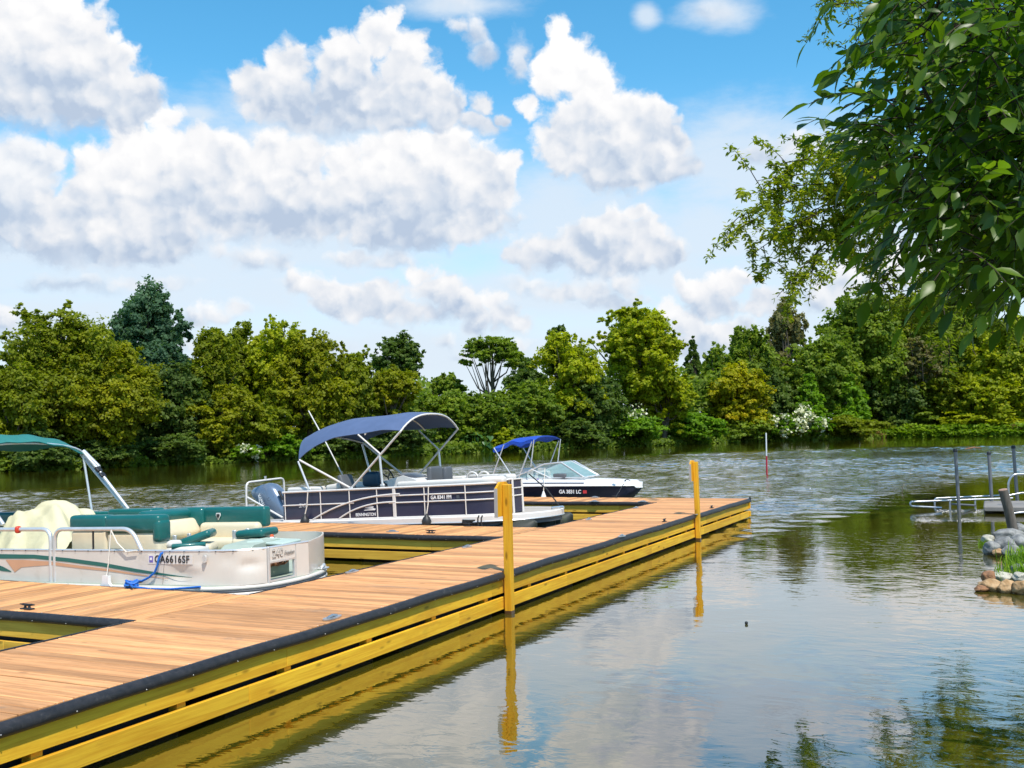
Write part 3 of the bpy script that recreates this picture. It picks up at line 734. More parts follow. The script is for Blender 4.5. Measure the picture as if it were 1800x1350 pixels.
def crown_points(rs, cx, cz, rx, rz, n_lobe, n_leaf, shape='round', lobe=0.34, sparse=0.0):
    """leaf positions/normals for a crown centred (0,0,cz): lobes on the crown, twigs on the lobes, leaves on the twigs"""
    L = []
    while len(L) < n_lobe:
        d = rs.normal(size=3); d /= np.linalg.norm(d)
        rr = rs.uniform(0.45, 0.92)
        p = d*rr
        if shape == 'cone':
            z = rs.uniform(-1, 1); w = (1-z)/2*0.95+0.08; an = rs.uniform(0, 2*math.pi); p = np.array([math.cos(an)*w*rs.uniform(.5, .95), math.sin(an)*w*rs.uniform(.5, .95), z])
        elif shape == 'umbrella':
            an = rs.uniform(0, 2*math.pi); q = math.sqrt(rs.uniform(0, 1)); p = np.array([math.cos(an)*q, math.sin(an)*q, 0.75-0.9*q*q+rs.uniform(-.45, .12)])
        elif shape == 'tall':
            p[2] = rs.uniform(-1, 0.95); w = math.sqrt(max(0.05, 1-abs(p[2])**2.4)); an = rs.uniform(0, 2*math.pi); q = rs.uniform(.35, .9); p[0] = math.cos(an)*w*q; p[1] = math.sin(an)*w*q
        elif shape == 'mound':
            p[2] = abs(p[2])*1.4-0.55
        L.append(p)
    L = np.array(L); lr = rs.uniform(0.45, 1.35, n_lobe)*lobe
    ns = n_lobe//3 if shape in ('round', 'tall') else 0          # loose sprigs that break the outline
    if ns:
        d = rs.normal(size=(ns, 3)); d[:, 2] = np.abs(d[:, 2])*0.9+0.1; d /= np.linalg.norm(d, axis=1, keepdims=True)
        L = np.vstack([L, d*rs.uniform(0.92, 1.16, (ns, 1))]); lr = np.r_[lr, rs.uniform(0.25, 0.45, ns)*lobe]
    if shape == 'cone': lr *= np.clip(1.0-0.55*(L[:, 2]+1)/2, 0.3, 1)
    vol = lr**2; cnt = np.maximum((n_leaf*vol/vol.sum()).astype(int), 8)
    P, Nn, T = [], [], []
    for c, r, k in zip(L, lr, cnt):
        nt_ = max(5, k//26)
        d = rs.normal(size=(nt_, 3)); d[:, 2] = d[:, 2]*0.8+0.25; d /= np.linalg.norm(d, axis=1, keepdims=True)
        tw = c+d*r*rs.uniform(0.3, 1.45, (nt_, 1))
        ti = rs.integers(0, nt_, k)
        pp = tw[ti]+rs.normal(size=(k, 3))*r*0.155*np.array([1.15, 1.15, 0.7])
        nn = d[ti]*0.75+np.array([0, 0, 0.55])+rs.normal(size=(k, 3))*0.55
        lt = rs.uniform(0.2, 0.75)
        tt = lt*0.55+rs.uniform(0, 1, nt_)[ti]*0.34+rs.uniform(0, 1, k)*0.18
        P.append(pp); Nn.append(nn); T.append(tt)
    P = np.concatenate(P)*np.array([rx, rx, rz])+np.array([0, 0, cz]); Nn = np.concatenate(Nn)/np.array([rx, rx, rz])*min(rx, rz)
    return P, Nn, np.concatenate(T), L*np.array([rx, rx, rz])+np.array([0, 0, cz])

BANK_PX = [(-400, 846), (0, 831), (300, 818), (600, 807), (900, 794), (1050, 788), (1300, 778), (1500, 773), (1560, 770), (1800, 766), (2100, 763)]
def bank_at(px, back):
    py = np.interp(px, [b[0] for b in BANK_PX], [b[1] for b in BANK_PX])
    P = atz(px, py, 0.0); d = np.hypot(P[0], P[1]); k = (d+back)/d
    return np.array([P[0]*k, P[1]*k]), d+back
def z_of(px, py, xy):
    d = ray(px, py); k = np.hypot(xy[0], xy[1])/np.hypot(d[0], d[1]); return CAM[2]+d[2]*k, k
def tree(name, cat, label, px, top, hw, back, kind, shape='round', bottom=None, dens=1.0, lobes=22, lobe=0.34, leaf=1.0, seed=0, blossoms=0, limbs=True, group=None, bark=None):
    rs = np.random.default_rng(1000+seed+int(px)*7+int(top))
    xy, d = bank_at(px, back); g = float(ground_h(np.array([xy[0]]), np.array([xy[1]]))[0]); g = max(g, 0.0)
    ztop, k = z_of(px, top, xy); m_px = k/FPX*1.0
    H = ztop-g; rx = hw*m_px*1.14
    zb = (z_of(px, bottom, xy)[0]-g) if bottom else H*0.12
    zb = max(zb, 0.0); rz = (H-zb)/2; cz = zb+rz
    t = thing(name, label, cat, (xy[0], xy[1], g), (0, 0, rs.uniform(0, 6.28)), group)
    area = (hw*2*(H-zb)/m_px)*0.32          # in rendered pixels
    n = int(min(80000, max(1200, area*6.0*dens))); lobes = int(lobes*1.9); lobe = lobe*0.9
    P, Nn, T, L = crown_points(rs, 0, cz, rx*0.86, rz*0.90, lobes, n, shape, lobe)
    P[:, 2] = np.maximum(P[:, 2], 0.05)
    size = rs.uniform(0.65, 1.35, len(P))*d*0.0021*leaf
    co, q, tt = leaves_mesh(P, Nn, size, T, 1.5, rs)
    link_leaves("crown", co, q, tt, PAL[kind], t)
    if blossoms:
        idx = np.argsort(-(P[:, 2]+rs.normal(size=len(P))*rz*0.25+(P@np.array([0, 0, 0.0]))))[:len(P)//2]
        c = P[rs.choice(idx, blossoms)]
        pp = (c[:, None, :]+rs.normal(size=(blossoms, 44, 3))*rx*0.12).reshape(-1, 3); nn = rs.normal(size=pp.shape)+np.array([0, 0, 1.2])
        co, q, tt = leaves_mesh(pp, nn, rs.uniform(.6, 1.2, len(pp))*d*0.0030, rs.uniform(0, 1, len(pp)), 1.2, rs)
        link_leaves("blossom", co, q, tt, PAL['white'], t)
    if limbs:
        mb = MB(); r0 = max(0.10, 0.030*H) if shape != 'umbrella' else 0.022*H
        lean = rs.normal(size=2)*rx*0.06
        path = [(0, 0, -0.3), (lean[0]*.4, lean[1]*.4, H*0.25), (lean[0], lean[1], H*0.55), (lean[0]*1.2, lean[1]*1.2, H*0.86)]
        mb.tube(path, [r0*1.25, r0, r0*0.7, r0*0.22], 7)
        for l in L[rs.choice(len(L), min(len(L), 14 if shape != 'umbrella' else 16), replace=False)]:
            s = rs.uniform(0.25, 0.62); b = np.array([lean[0]*s, lean[1]*s, H*s*0.9]) if l[2] > H*s*0.8 else np.array([0, 0, l[2]*0.6])
            mid = (b+l)/2+np.array([0, 0, -0.04*H])+rs.normal(size=3)*rx*0.05
            mb.tube([b, mid, l], [r0*0.42, r0*0.28, r0*0.08], 5)
        mb.build("trunk", bark or M_BARK, t, recalc=False)
    return t

T_ = tree
# --- left shore
T_("maple_tree", "tree", "broad olive-yellow tree rising at the far left above the green canopy boat", 95, 533, 100, 5, 'olive', lobes=34, lobe=0.27, bottom=800)
T_("maple_tree", "tree", "ochre tree leaning over the water just right of the far left olive tree", 175, 585, 95, 1.5, 'ochre', lobes=30, lobe=0.27, bottom=815)
T_("maple_tree", "tree", "low olive tree at the left edge of the frame near the hillside", 22, 640, 62, 2, 'olive', bottom=822, lobes=24, lobe=0.3)
T_("cypress_tree", "tree", "tall dark blue-green conifer, the tallest tree on the left shore", 264, 512, 68, 11, 'blue', 'tall', bottom=740, lobes=36, lobe=0.28, dens=1.3, bark=M_BARKD)
T_("maple_tree", "tree", "dark green tree filling the gap below the blue-green conifer", 300, 640, 70, 7, 'dark', bottom=815, lobes=24)
T_("maple_tree", "tree", "olive tree with ragged top just right of the blue-green conifer", 375, 568, 58, 8, 'olive', bottom=780, lobes=28, lobe=0.26)
T_("maple_tree", "tree", "dark olive tree with thin bare twigs left of the ochre treetop", 425, 565, 50, 12, 'olive', bottom=760, lobes=24, lobe=0.26, dens=0.7)
T_("maple_tree", "tree", "tall ochre-tinged tree with a sparse pale top above the blue pontoon boat's stern", 487, 553, 55, 7, 'lime', bottom=770, lobes=26, lobe=0.25, dens=0.65)
T_("maple_tree", "tree", "bushy ochre tree behind the antenna of the blue pontoon boat", 548, 578, 66, 3, 'ochre', bottom=780, lobes=32, lobe=0.27)
T_("maple_tree", "tree", "olive tree with a rounded shoulder above the blue bimini canopy", 618, 600, 46, 4, 'olive', bottom=775, lobes=24, lobe=0.28)
T_("maple_tree", "tree", "low ochre tree right above the blue bimini canopy's front", 690, 640, 48, 3, 'ochre', bottom=780, lobes=24, lobe=0.28)
T_("oak_tree", "tree", "round grey-green tree standing alone behind the low olive trees", 703, 590, 47, 45, 'dark', bottom=690, lobes=30, lobe=0.27, leaf=0.9)
T_("maple_tree", "tree", "dark low tree over the water left of the outboard motor", 395, 680, 62, 2.5, 'ochre', bottom=815, lobes=24, lobe=0.28)
T_("maple_tree", "tree", "shaded tree with drooping yellow sprays beside the outboard motor", 465, 690, 55, 2, 'olive', bottom=805, lobes=22, lobe=0.28)
# --- middle
T_("locust_tree", "tree", "open flat-topped tree with bare branches showing against the sky in mid shore", 868, 584, 54, 25, 'mid', 'umbrella', bottom=665, lobes=22, lobe=0.24, dens=0.75, leaf=0.9)
T_("oak_tree", "tree", "small rounded tree low on the skyline left of the flat-topped tree", 785, 655, 36, 40, 'mid', bottom=720, lobes=18)
T_("oak_tree", "tree", "hazy small tree low on the skyline right of the flat-topped tree", 930, 625, 34, 40, 'dark', bottom=720, lobes=18)
T_("elm_tree", "tree", "vine-hung tree with a thin pale crown left of the bright yellow-green tree", 1000, 580, 66, 9, 'lime', 'tall', bottom=770, lobes=34, lobe=0.23, dens=0.7)
T_("elm_tree", "tree", "dark leafy spike of a tree just left of the thin pale crown", 985, 572, 24, 14, 'dark', 'tall', bottom=660, lobes=14, lobe=0.3, dens=0.7)
T_("poplar_tree", "tree", "tall bright yellow-green tree standing highest in the middle of the shore", 1128, 529, 76, 9, 'lime', bottom=715, lobes=46, lobe=0.24, dens=1.25)
T_("poplar_tree", "tree", "bright yellow-green tree below the tall one, hanging to the water", 1165, 640, 60, 5, 'lime', bottom=772, lobes=28, lobe=0.27)
T_("cedar_tree", "tree", "narrow grey-green pointed conifer right of the tall bright tree", 1222, 590, 27, 22, 'dark', 'cone', bottom=720, lobes=26, lobe=0.3, dens=1.2, bark=M_BARKD)
T_("oak_tree", "tree", "small green tree between the pointed conifer and the orange tree", 1264, 608, 30, 24, 'mid', bottom=720, lobes=20)
T_("maple_tree", "tree", "orange-tinted tree turning colour in the middle of the right shore", 1300, 640, 58, 3, 'orange', bottom=770, lobes=32, lobe=0.26)
T_("elm_tree", "tree", "dark shaded tree under the vine-hung crown at the water", 1040, 650, 58, 5, 'dark', bottom=780, lobes=26)
T_("elm_tree", "tree", "mid-green bushy tree above the large-leaved waterside plant", 850, 690, 62, 5, 'mid', bottom=785, lobes=28, lobe=0.27)
T_("elm_tree", "tree", "low green tree behind the small blue boat canopy", 930, 665, 60, 7, 'mid', bottom=780, lobes=28, lobe=0.27)
T_("elm_tree", "tree", "green tree between the blue bimini's front and the large-leaved plant", 770, 690, 50, 6, 'mid', bottom=785, lobes=24)
# --- right
T_("oak_tree", "tree", "dark green tree with a broken top left of the grey-tan tree", 1325, 563, 42, 20, 'mid', bottom=720, lobes=28, lobe=0.26)
T_("sycamore_tree", "tree", "grey-tan round-topped tree on the right shore's skyline", 1390, 543, 38, 26, 'tan', 'tall', bottom=720, lobes=28, lobe=0.28)
T_("oak_tree", "tree", "dark green tree below the grey-tan treetop", 1345, 640, 46, 12, 'dark', bottom=760, lobes=24)
T_("oak_tree", "tree", "broad green tree stepping up right of the grey-tan tree", 1450, 580, 64, 14, 'mid', bottom=745, lobes=34, lobe=0.26)
T_("oak_tree", "tree", "tall green tree with a domed crown under the hanging branches", 1525, 513, 78, 22, 'mid', bottom=735, lobes=42, lobe=0.25)
T_("oak_tree", "tree", "yellowish-green tree behind the domed one on the right shore", 1612, 500, 60, 28, 'olive', bottom=730, lobes=36, lobe=0.25)
T_("oak_tree", "tree", "tall pale green tree at the right beneath the overhanging leaves", 1690, 508, 72, 26, 'mid', bottom=735, lobes=38, lobe=0.25)
T_("oak_tree", "tree", "green tree at the right edge behind the overhanging leaves", 1785, 540, 70, 20, 'lime', bottom=745, lobes=34, lobe=0.26, dens=0.9)
T_("oak_tree", "tree", "dark shaded tree in the middle of the right shore", 1560, 620, 66, 8, 'dark', bottom=765, lobes=30)
T_("oak_tree", "tree", "yellow-green tree low on the right near the grassy bank", 1660, 640, 60, 14, 'olive', bottom=755, lobes=30, lobe=0.28)
T_("oak_tree", "tree", "lit yellow-green tree at the far right above the grassy bank", 1755, 650, 62, 12, 'lime', bottom=755, lobes=30, lobe=0.28)
T_("young_tree", "tree", "young light green tree shaped like a cone above the white blossom", 1427, 655, 34, 5, 'fresh', 'cone', bottom=750, lobes=28, lobe=0.34)
T_("young_tree", "tree", "young light green cone tree second from the white blossom", 1497, 645, 34, 6, 'fresh', 'cone', bottom=750, lobes=28, lobe=0.34)
T_("sycamore_tree", "tree", "pale grey twiggy tree thinly leaved behind the dark right shore trees", 1625, 590, 46, 10, 'tan', bottom=690, lobes=22, lobe=0.24, dens=0.3)
# --- waterside bushes
T_("bush", "bush", "dark shaded bush at the water under the far left trees", 60, 745, 62, 0.8, 'dark', 'mound', bottom=828, limbs=False)
T_("bush", "bush", "dark bush at the water left of the green canopy's struts", 190, 755, 55, 0.6, 'dark', 'mound', bottom=822, limbs=False)
T_("bush", "bush", "dark green bush at the water below the blue-green conifer", 300, 750, 58, 0.6, 'dark', 'mound', bottom=818, limbs=False)
T_("bush", "bush", "fresh green bush with a few white flowers left of the outboard motor", 425, 772, 34, 0.4, 'fresh', 'mound', bottom=812, limbs=False, blossoms=3)
T_("bush", "bush", "bright green bush at the water beside the blue canopy's rear", 505, 758, 42, 0.4, 'fresh', 'mound', bottom=808, limbs=False)
T_("bush", "bush", "dark bush at the water seen beneath the blue bimini", 610, 745, 60, 0.6, 'dark', 'mound', bottom=806, limbs=False)
T_("bush", "bush", "brownish dark bush at the water seen through the bimini frame", 700, 735, 55, 0.6, 'dark', 'mound', bottom=802, limbs=False)
T_("bush", "bush", "mixed green bush right of the large-leaved plant", 905, 735, 46, 0.6, 'mid', 'mound', bottom=794, limbs=False)
T_("bush", "bush", "yellowish bush at the water behind the small blue canopy", 880, 750, 34, 0.3, 'lime', 'mound', bottom=795, limbs=False)
T_("bush", "bush", "shaded bush at the water right of the small blue canopy", 1010, 735, 50, 0.6, 'dark', 'mound', bottom=790, limbs=False)
T_("bush", "bush", "arching green bush with a white flower patch above the motorboat's bow", 1105, 715, 60, 0.3, 'fresh', 'mound', bottom=787, limbs=False, blossoms=9)
T_("bush", "bush", "yellow-green bush over the water left of the orange tree", 1215, 715, 58, 0.4, 'fresh', 'mound', bottom=783, limbs=False)
T_("bush", "bush", "dark green bush at the water below the orange tree", 1300, 730, 50, 0.4, 'mid', 'mound', bottom=779, limbs=False)
T_("bush", "bush", "green bush with white blossom just right of the red and white marker pole", 1372, 722, 34, 0.4, 'fresh', 'mound', bottom=777, limbs=False, blossoms=14)
T_("bush", "bush", "tallest white-blossomed bush on the right shore", 1425, 715, 40, 0.5, 'fresh', 'mound', bottom=775, limbs=False, blossoms=22)
T_("bush", "bush", "rusty-tinged bush at the end of the bushes by the creek mouth", 1498, 722, 52, 0.4, 'olive', 'mound', bottom=775, limbs=False)
T_("bush", "bush", "rounded dark bush in the creek mouth gap", 1562, 705, 42, 7, 'dark', 'mound', bottom=768, limbs=False)
T_("bush", "bush", "grey-green bush behind the grassy bank left part", 1610, 715, 46, 9, 'mid', 'mound', bottom=762, limbs=False)
T_("bush", "bush", "yellow-green bush behind the grassy bank right part", 1730, 712, 66, 9, 'lime', 'mound', bottom=758, limbs=False)

# --- the woods further back, one mass
def mass(name, samples, kind, label, leaf=1.0, seed=3, nrm_up=0.6):
    rs = np.random.default_rng(seed); P = []; D = []; T = []
    for (px0, px1, t0, t1, b0, b1, n, hfac) in samples:
        f = rs.uniform(0, 1, n); px = px0+(px1-px0)*f; back = rs.uniform(b0, b1, n)
        py = np.interp(px, [b[0] for b in BANK_PX], [b[1] for b in BANK_PX])
        for i in range(n):
            B = atz(px[i], py[i], 0.0); d = np.hypot(B[0], B[1]); k = (d+back[i])/d; xy = B[:2]*k
            wob = 0.5+0.5*math.sin(px[i]*0.11+back[i])*math.cos(px[i]*0.047)
            top = t0+(t1-t0)*f[i]+(1-wob)*hfac
            zt = z_of(px[i], top, xy)[0]; g = 0.3
            P.append((xy[0], xy[1], -0.05+(zt+.05)*rs.uniform(0, 1)**0.8)); D.append(d+back[i]); T.append(rs.uniform(.1, .7)*0.6+wob*0.3)
    P = np.array(P); D = np.array(D)
    nn = rs.normal(size=P.shape)*0.6-P*np.array([1, 1, 0])/D[:, None]*0.4+np.array([0, 0, nrm_up])
    co, q, tt = leaves_mesh(P, nn, rs.uniform(.7, 1.4, len(P))*D*0.0036*leaf, np.array(T), 1.4, rs)
    o = link_leaves(name, co, q, tt, PAL[kind]); tag(o, label, "woods" if kind != 'grass' else "grass", kind='stuff'); return o
mass("woods", [(-250, 330, 640, 640, 10, 20, 9000, 40), (330, 760, 650, 660, 8, 18, 9000, 40), (740, 1000, 690, 680, 10, 22, 6000, 30), (980, 1340, 650, 640, 12, 24, 8000, 40), (1340, 2050, 600, 570, 16, 34, 15000, 50)], 'mid',
     "deep shaded woods behind the trees along the far shore", leaf=1.1)
mass("bank_weeds", [(-200, 760, 808, 785, -0.6, 3.5, 16000, 16), (740, 1545, 776, 760, -0.6, 3.5, 12000, 10)], 'mid', "low dark weeds and creepers along the far waterline", leaf=0.75, seed=5)
mass("bank_grass", [(1545, 2000, 745, 741, -0.4, 5, 9000, 7), (1560, 2000, 752, 750, -1.0, 1.5, 6000, 8)], 'grass', "bright green grass and weeds on the low bank at the right shore", leaf=0.7, seed=6, nrm_up=0.9)
mass("bank_flowers", [(1600, 1690, 748, 750, 0.0, 1.5, 260, 4), (1500, 1560, 750, 752, 0.2, 1.5, 300, 6), (1770, 1850, 745, 745, 0, 1.5, 220, 4)], 'rust', "rusty pink weeds in flower on the right bank", leaf=0.75, seed=8)

# --- large-leaved waterside plant
def elephant_ear():
    rs = np.random.default_rng(44); xy, d = bank_at(838, 0.3); t = thing("elephant_ear_plant", "clump of big heart-shaped glossy green leaves at the waterline in mid shore", "plant", (xy[0], xy[1], 0.0))
    mpx = d/FPX; lv = MB(); st = MB()
    right = np.array([RI[0], RI[1], 0]); right /= np.linalg.norm(right); fwd = np.array([-right[1], right[0], 0])
    for i in range(62):
        a = rs.uniform(-1, 1); h = rs.uniform(6, 38)*(1-0.45*a*a)*mpx
        b = right*a*36*mpx+fwd*rs.uniform(-10, 10)*mpx
        c = b+np.array([0, 0, h]); L = rs.uniform(8, 13)*mpx; wd = L*0.36
        dn = right*rs.normal()*0.6-fwd*rs.uniform(0.1, 0.8)+np.array([0, 0, rs.uniform(-1.0, 0.1)]); dn /= np.linalg.norm(dn)
        sd = np.cross(dn, [0, 0, 1]); sd /= np.linalg.norm(sd); nn = np.cross(sd, dn)
        o = [(-.28, .34), (0, .05), (-.28, -.34)]
        out = [(-0.30, 0.55), (-0.05, 0.98), (0.3, 0.85), (0.7, 0.4), (1.0, 0.0), (0.7, -0.4), (0.3, -0.85), (-0.05, -0.98), (-0.30, -0.55)]
        vs = [c]+[c+dn*L*u*0.8+sd*wd*v-nn*abs(v)*wd*0.25 for u, v in out]
        lv.add(vs, [[0, k+1, k+2] for k in range(len(out)-1)], True, rs.uniform(0, 1))
        st.tube([b+np.array([0, 0, -.1]), (b+c)/2+np.array([0, 0, h*.1]), c], [0.035*d/150, 0.03*d/150, 0.02*d/150], 5)
    lv.build("leaves", leaf_material("glossy_big_leaves", (0.03, 0.10, 0.018), (0.08, 0.20, 0.04), (0.17, 0.34, 0.10), rough=0.35, spec=0.6), t, recalc=False); st.build("stems", PAL['fresh'], t, recalc=False)
elephant_ear()

# ------------------------------------------------------------------ boats
class Rig:
    """a moored thing: parts are given in its level frame, the whole is trimmed bow-up about a pivot"""
    def __init__(s, name, label, cat, pivot, trim, group=None):
        s.t = thing(name, label, cat, pivot, (0, -math.radians(trim), 0), group)
        s.pv = np.array(pivot, float); a = math.radians(trim)
        s.R = np.array([[math.cos(a), 0, -math.sin(a)], [0, 1, 0], [math.sin(a), 0, math.cos(a)]])
    def part(s, mb, name, m, parent=None, label=None):
        mb.v = [tuple(np.array(p)-s.pv) for p in mb.v]
        o = mb.build(name, m, parent or s.t)
        if label: o['label'] = label
        return o
    def px(s, px, py, y): return s.pv+s.R.T@(aty(px, py, y)-s.pv)
    def w(s, p): return s.pv+s.R@(np.array(p, float)-s.pv)
def tube_mb(*args, **kw):
    mb = MB(); mb.tube(*args, **kw); return mb
def arc(p0, p1, p2, n=8):
    p0, p1, p2 = map(np.array, (p0, p1, p2)); return [tuple((1-t)**2*p0+2*t*(1-t)*p1+t*t*p2) for t in np.linspace(0, 1, n)]
def rpath(pts, r, n=5):
    """polyline with rounded corners"""
    pts = [np.array(p, float) for p in pts]; out = [tuple(pts[0])]
    for i in range(1, len(pts)-1):
        a, b, c = pts[i-1], pts[i], pts[i+1]
        ra = min(r, np.linalg.norm(a-b)*.49, np.linalg.norm(c-b)*.49)
        out += arc(b+(a-b)/np.linalg.norm(a-b)*ra, b, b+(c-b)/np.linalg.norm(c-b)*ra, n)
    return out+[tuple(pts[-1])]
def resample(path, step):
    P = np.array(path, float); d = np.r_[0, np.cumsum(np.linalg.norm(np.diff(P, axis=0), axis=1))]
    n = max(2, int(d[-1]/step)+1); s = np.linspace(0, d[-1], n)
    return np.stack([np.interp(s, d, P[:, k]) for k in range(P.shape[1])], 1)
def wall(path2, z0, z1, thick=0.03, step=0.08, rows=8, dents=()):
    P = resample(path2, step); G = []
    t = np.gradient(P, axis=0); t /= np.linalg.norm(t, axis=1, keepdims=True); nrm = np.stack([t[:, 1], -t[:, 0]], 1)
    for p, nn in zip(P, nrm):
        row = []
        for z in np.linspace(z0, z1, rows):
            q = np.array([p[0], p[1], z])
            for (c, r, dep) in dents:
                e = np.linalg.norm((q-np.array(c))/np.array(r)); q[:2] -= nn*dep*math.exp(-e*e*2)
            row.append(q)
        G.append(row)
    mb = MB(); mb.grid(G, True, thick); return mb
def cushion(mb, c, s, r=0.05, rot=None, tint=0.5):
    mb.box(c, s, rot, bev=min(r, min(s)*0.48), seg=4, tint=tint)
def text_obj(txt, size, M, m, parent, name, shear=0.0, extrude=0.0015, sx=1.0, spacing=1.0, bold=0.0):
    cu = bpy.data.curves.new(name+"_src", 'FONT'); cu.body = txt; cu.size = size; cu.align_x = 'CENTER'; cu.align_y = 'CENTER'; cu.extrude = extrude; cu.shear = shear; cu.space_character = spacing; cu.offset = bold
    tmp = bpy.data.objects.new(name+"_src", cu); COL.objects.link(tmp)
    me = bpy.data.meshes.new_from_object(tmp.evaluated_get(bpy.context.evaluated_depsgraph_get()))
    bpy.data.objects.remove(tmp)
    for v in me.vertices: v.co.x *= sx
    me.name = name; me.materials.clear(); me.materials.append(m)
    o = bpy.data.objects.new(name, me); COL.objects.link(o); o.parent = parent; o.matrix_parent_inverse = Matrix.Identity(4); o.matrix_local = M
    return o
def face_M(rig, c, xdir, zdir=(0, 0, 1)):
    x = Vector(xdir).normalized(); y = Vector(zdir).normalized(); z = x.cross(y).normalized(); y = z.cross(x)
    m = Matrix.Identity(4)
    for i in range(3): m[i][0], m[i][1], m[i][2], m[i][3] = x[i], y[i], z[i], c[i]-rig.pv[i]
    return m

M_CREAM = mat("aged_cream_panel", (0.70, 0.64, 0.57), 0.35, var=0.05, scale=3, coat=0.2, dirt=(0.50, 0.42, 0.34), dirt_amt=0.35)
M_RAIL = mat("brushed_aluminium_rail", (0.72, 0.72, 0.72), 0.35, metal=0.55, var=0.06, scale=12)
M_TEAL = mat("teal_vinyl", (0.008, 0.115, 0.105), 0.32, var=0.12, scale=5, coat=0.15, bump=0.003, bscale=14)
M_TEALC = mat("teal_canvas", (0.022, 0.18, 0.165), 0.75, var=0.14, scale=4, bump=0.012, bscale=5)
M_VINYL = mat("cream_vinyl", (0.74, 0.63, 0.44), 0.4, var=0.06, scale=4, bump=0.003, bscale=10)
M_TARP = mat("pale_yellow_tarp", (0.64, 0.58, 0.37), 0.7, var=0.08, scale=3, bump=0.012, bscale=8)
M_TAN = mat("tan_stripe_decal", (0.62, 0.34, 0.20), 0.45, var=0.05)
M_TEALD = mat("teal_stripe_decal", (0.012, 0.13, 0.11), 0.4, var=0.05)
M_SAGE = mat("sage_green_carpet", (0.36, 0.42, 0.35), 0.85, var=0.08, scale=12)
M_INK = mat("black_lettering", (0.02, 0.02, 0.022), 0.5, var=0.05)
M_WHITE = mat("white_gelcoat", (0.82, 0.82, 0.82), 0.22, var=0.03, coat=0.4)
M_GREYL = mat("grey_lettering", (0.22, 0.21, 0.20), 0.5, var=0.05)
M_BLUE = mat("bright_blue_rope", (0.01, 0.14, 0.55), 0.6, var=0.2, scale=30)
M_CORD = mat("pale_cord", (0.75, 0.70, 0.62), 0.7, var=0.1, scale=30)
M_NAVY = mat("dark_navy_panel", (0.034, 0.036, 0.070), 0.22, var=0.10, scale=2, coat=0.35)
M_TRIM = mat("cream_white_trim", (0.74, 0.70, 0.66), 0.3, var=0.04, coat=0.2)
M_IVORY = mat("ivory_vinyl", (0.70, 0.66, 0.61), 0.42, var=0.05, scale=4, bump=0.002, bscale=12)
M_CHAR = mat("charcoal_vinyl", (0.10, 0.105, 0.115), 0.5, var=0.1, scale=4)
M_CANVN = mat("slate_blue_canvas", (0.085, 0.125, 0.235), 0.7, var=0.10, scale=5, bump=0.008, bscale=5)
M_CANVB = mat("royal_blue_canvas", (0.010, 0.065, 0.42), 0.7, var=0.12, scale=5, bump=0.010, bscale=8)
M_OUTB = mat("blue_grey_cowling", (0.16, 0.21, 0.29), 0.28, metal=0.35, var=0.06, scale=3, coat=0.6)
M_OUTD = mat("dark_grey_cowling", (0.07, 0.08, 0.10), 0.35, var=0.1, coat=0.3)
M_TUBE = mat("weathered_pontoon_tube", (0.035, 0.038, 0.028), 0.6, metal=0.0, var=0.2, scale=3, dirt=(0.05, 0.07, 0.03), dirt_amt=0.7)
M_DECKGREY = mat("grey_beige_boat_carpet", (0.46, 0.41, 0.36), 0.9, var=0.08, scale=14)
M_LTEXT = mat("white_lettering", (0.85, 0.85, 0.85), 0.4, var=0.03)
M_ROPEK = mat("black_rope", (0.02, 0.02, 0.022), 0.7, var=0.3, scale=30)

# ---------------- boat 1: old cream and teal pontoon fishing boat
B1 = Rig("pontoon_boat", "old cream pontoon fishing boat with teal seats, teal canopy and a yellow tarp", "pontoon boat", (-9.3, 9.8, 0.50), 1.3)
def mirror_path(p, yc): return list(p)+[(x, 2*yc-y) for x, y in reversed(p)]
PL = [(-15.2, 8.6), (-7.95, 8.6), (-7.50, 8.68), (-7.33, 8.86), (-7.31, 8.93)]
FRONT = [(-7.30, 9.06), (-7.27, 9.86)]
zb, zt = 0.505, 0.885
dents = [((-8.25, 8.6, 0.62), (0.22, .3, 0.13), 0.035), ((-8.0, 8.6, 0.70), (0.1, .3, 0.06), -0.015), ((-7.42, 8.8, 0.72), (0.10, .2, 0.07), 0.03), ((-7.62, 8.65, .8), (.12, .2, .1), 0.012)]
B1.part(wall(rpath(PL, 0.3, 8), zb, zt, 0.02, 0.06, 12, dents), "side_panel", M_CREAM)
B1.part(wall([(-7.285, 9.42), (-7.28, 9.64)], zb, zt, 0.02, 0.1, 2), "bow_panel", M_CREAM)
B1.part(wall(rpath([(-7.28, 9.64), (-7.60, 10.35), (-8.0, 10.95), (-15.2, 10.95)], 0.2), zb, zt, 0.02, 0.2, 3), "far_side_panel", M_CREAM)
# gate: name board above, open frame below
B1.part(wall([(-7.305, 8.97), (-7.288, 9.40)], 0.73, zt-0.005, 0.022, 0.1, 2), "gate_board", M_CREAM)
mb = MB()
for y in (8.95, 9.41): mb.box((-7.30, y, (zb+zt)/2), (0.035, 0.035, zt-zb+0.03), bev=0.004)
mb.box((-7.295, 9.18, zb+0.012), (0.03, 0.46, 0.02)); mb.box((-7.295, 9.18, 0.724), (0.03, 0.46, 0.02))
B1.part(mb, "gate_frame", M_RAIL)
mb = MB(); top = resample(rpath(PL+[(-7.28, 9.64)], 0.3, 8), 0.15)
G = [[(p[0], p[1]-0.017, zt-.012), (p[0], p[1]-0.017, zt+.008), (p[0], p[1]+0.017, zt+.008), (p[0], p[1]+0.017, zt-.012)] for p in top]
mb.tube([(p[0], p[1], zt) for p in top], 0.017, 6)
B1.part(mb, "rim_rail", M_RAIL)
